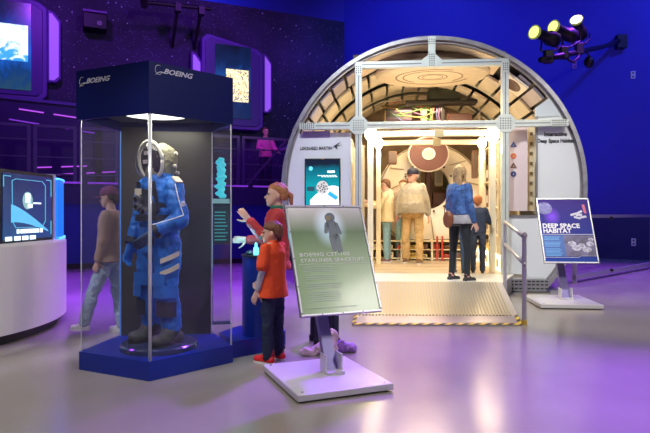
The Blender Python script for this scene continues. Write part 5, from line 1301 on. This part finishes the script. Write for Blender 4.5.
# thigh reflective bars, pockets, knee pads, boots
def onleg(s_, f, off, ang, w_, h_, name, m, tilt=0, th=.010, knee_=False):
    a, b_ = (Vector((s_*.095,0,.80)), kn[s_]) if not knee_ else (kn[s_], an_[s_])
    c = a.lerp(b_,f); r = (.118+(.088-.118)*f if not knee_ else .088-.01*f)+off
    an2 = math.radians(ang); n_ = Vector((math.sin(an2),-math.cos(an2),0))
    R = Matrix.Rotation(an2,3,'Z') @ Matrix.Rotation(math.radians(tilt),3,'Y')
    vs = []; 
    m_ = MB(); nn = 8; rs = []
    for i in range(nn+1):
        x = -w_/2+w_*i/nn; aa = an2 + x/r; nv = Vector((math.sin(aa),-math.cos(aa),0)); zt_ = x*math.tan(math.radians(tilt))
        rs.append([c+nv*r+Vector((0,0,-h_/2+zt_)), c+nv*r+Vector((0,0,h_/2+zt_)), c+nv*(r+th)+Vector((0,0,h_/2+zt_)), c+nv*(r+th)+Vector((0,0,-h_/2+zt_))])
    m_.rings(rs).build(name, m, fs, smooth=False)
onleg(1,.28,.010,62,.15,.038,'thigh_bar',pt,22); onleg(1,.56,.012,62,.15,.038,'thigh_bar',pt,22)
for s_ in (-1,1):
    onleg(s_,.50,.008,25*s_,.18,.12,'shin_pad',sdk,0,.012,True); onleg(s_,.04,.008,35*s_,.20,.10,'knee_pocket',suit,0,.016,True)
    onleg(s_,.78,.010,-8*s_+10,.14,.10,'thigh_pocket',suit,0,.014)
    a = an_[s_]; q = MB()
    q.cap((a.x,a.y+.05,.05),(a.x*1.05,a.y-.16,.045),.055,.052,16); q.cap((a.x,a.y+.01,.13),(a.x,a.y-.06,.06),.07,.06,16); q.v = [Vector((v.x,v.y,max(v.z,.004))) for v in q.v]
    bo = remesh(q, 'boot', bootm, fs, .008, .004, 18, 2, 25)
    MB().prism([(a.x+math.cos(i*PI/10)*.06, a.y-.055+math.sin(i*PI/10)*.165) for i in range(20)], 0, .018).build('boot_sole', black, bo)
fs.scale = (.97,.97,.975)
bg.scale = (.8,.75,.8)
# ------------------------------------------------------------------ lights
warm = (1,.80,.52)
# habitat interior
for ly, e in ((.7,34),(2.0,44)):
    light('AREA', 'habitat_ceiling_light', HM @ Vector((0,ly,3.3)), e, (1,.72,.40), .9, target=HM @ Vector((0,ly,0)))
light('AREA', 'habitat_arch_light', HM @ Vector((0,.9,2.75)), 9, (1,.72,.40), 1.4, target=HM @ Vector((0,1.0,5)))
light('AREA', 'habitat_entry_light', HM @ Vector((0,-.3,3.3)), 60, (1,.86,.62), .8, target=HM @ Vector((-.2,-1.8,0)))
# case lamp
lp = Vector((rl.x+cen.x, rl.y+cen.y, 1.975))
light('AREA', 'case_lamp_light', lp, 7, (1,.96,.72), .45, target=lp+Vector((0,0,-1)))
light('SPOT', 'case_key_light', (-2.2,1.8,4.2), 130, (.9,.95,1), .15, target=(-1.3,4.5,.7), spot=22, blend=.5)
# blue wash on the far wall
for p, tg, e in (((3.6,14.2,.3),(5,16.2,4.5),240),((9,10.5,8.5),(7.5,15.2,3.5),700),((1.5,13,8.5),(3.0,17,5),450),((-5,16.9,8.8),(-3,18.3,8.2),220)):
    light('SPOT', 'blue_wash', p, e, (.08,.12,1), .3, target=tg, spot=110, blend=.8)
# violet wash on the mural and walkway
for p, tg, e in (((-5,9,7.5),(-5.2,14.3,3.5),560),((-1,11,8),(-2.6,16,3.8),330)):
    light('SPOT', 'violet_wash', p, e, (.34,.06,1), .3, target=tg, spot=95, blend=.8)
light('SPOT', 'magenta_wash', (-1.0,11.5,6.5), 130, (1,.12,.75), .2, target=(-1.6,14.75,3.0), spot=26, blend=.5)
# violet floor wash
for p, tg, e, sz in (((-3.6,9.5,6.5),(-2.6,9.8,0),2600,64),((-.6,9.5,6.0),(-1.7,7.9,0),1500,50),((6,11,7),(5.6,10.5,0),1900,66),((-5.5,6.5,5),(-3.4,6.3,0),330,60),((1.2,8.4,5.2),(.9,3.5,0),1700,44)):
    light('SPOT', 'violet_floor_wash', p, e*1.5, (.32,.055,1), .25, target=tg, spot=sz, blend=.7)
# soft white gallery lights, with spots added to brighten single subjects
light('SPOT', 'gallery_light', (.8,1.6,7.0), 500, (1,.90,.82), .5, target=(.9,3.9,0), spot=72, blend=.9)
light('SPOT', 'gallery_fill_spot', (-4.6,2.6,5.5), 620, (.9,.92,1), .12, target=(-2.2,5.7,.8), spot=26, blend=.5)  # added fill, brightens the teenager behind the glass
light('SPOT', 'gallery_fill_spot', (-4.6,1.2,6.0), 420, (1,.90,.74), .08, target=(-1.5,3.7,0), spot=34, blend=.3)
light('SPOT', 'gallery_fill_spot', (4.5,3.5,7.0), 950, (1,.90,.78), .12, target=(4.3,8.0,.6), spot=50, blend=.5)
light('SPOT', 'habitat_front_light', (-.3,4.0,6.5), 1350, (.93,.97,1), .2, target=(1.6,9.0,1.5), spot=46, blend=.6)
light('SPOT', 'boy_light', (-1.8,1.5,5.0), 160, (1,.93,.88), .15, target=(-.3,4.8,.9), spot=24, blend=.5)
light('POINT', 'cyan_pedestal_light', (-.70,4.86,.98), 3.5, (.12,.75,1), .03)
light('SPOT', 'sign_light', (2.6,5.4,5.5), 60, (1,.95,.9), .15, target=(3.2,7.4,.8), spot=30, blend=.5)
light('AREA', 'gallery_light', (6.9,-.6,6.1), 190, (1,.95,.88), 1.2, target=(.3,4.0,.8))
light('SPOT', 'violet_floor_wash', (4.9,4.2,6.0), 2400, (.33,.06,1), .2, target=(3.4,3.0,0), spot=44, blend=.6)
light('SPOT', 'violet_floor_wash', (1.2,7.2,6.5), 260, (.42,.12,1), .15, target=(-.1,4.9,0), spot=24, blend=.4)
light('SPOT', 'violet_floor_wash', (-2.5,8.5,6.0), 500, (.42,.12,1), .15, target=(-3.0,7.3,0), spot=36, blend=.5)
light('AREA', 'bulkhead_fill', HM @ Vector((0,1.75,3.0)), 22, (1,.72,.40), .8, target=HM @ Vector((0,3.1,1.4)))  # added fill with no fitting, brightens the bulkhead ring
light('SPOT', 'gallery_fill_spot', (-1.6,1.4,5.2), 330, (1,.93,.90), .15, target=(-3.4,5.0,.5), spot=34, blend=.6)  # added fill, brightens the curved desk
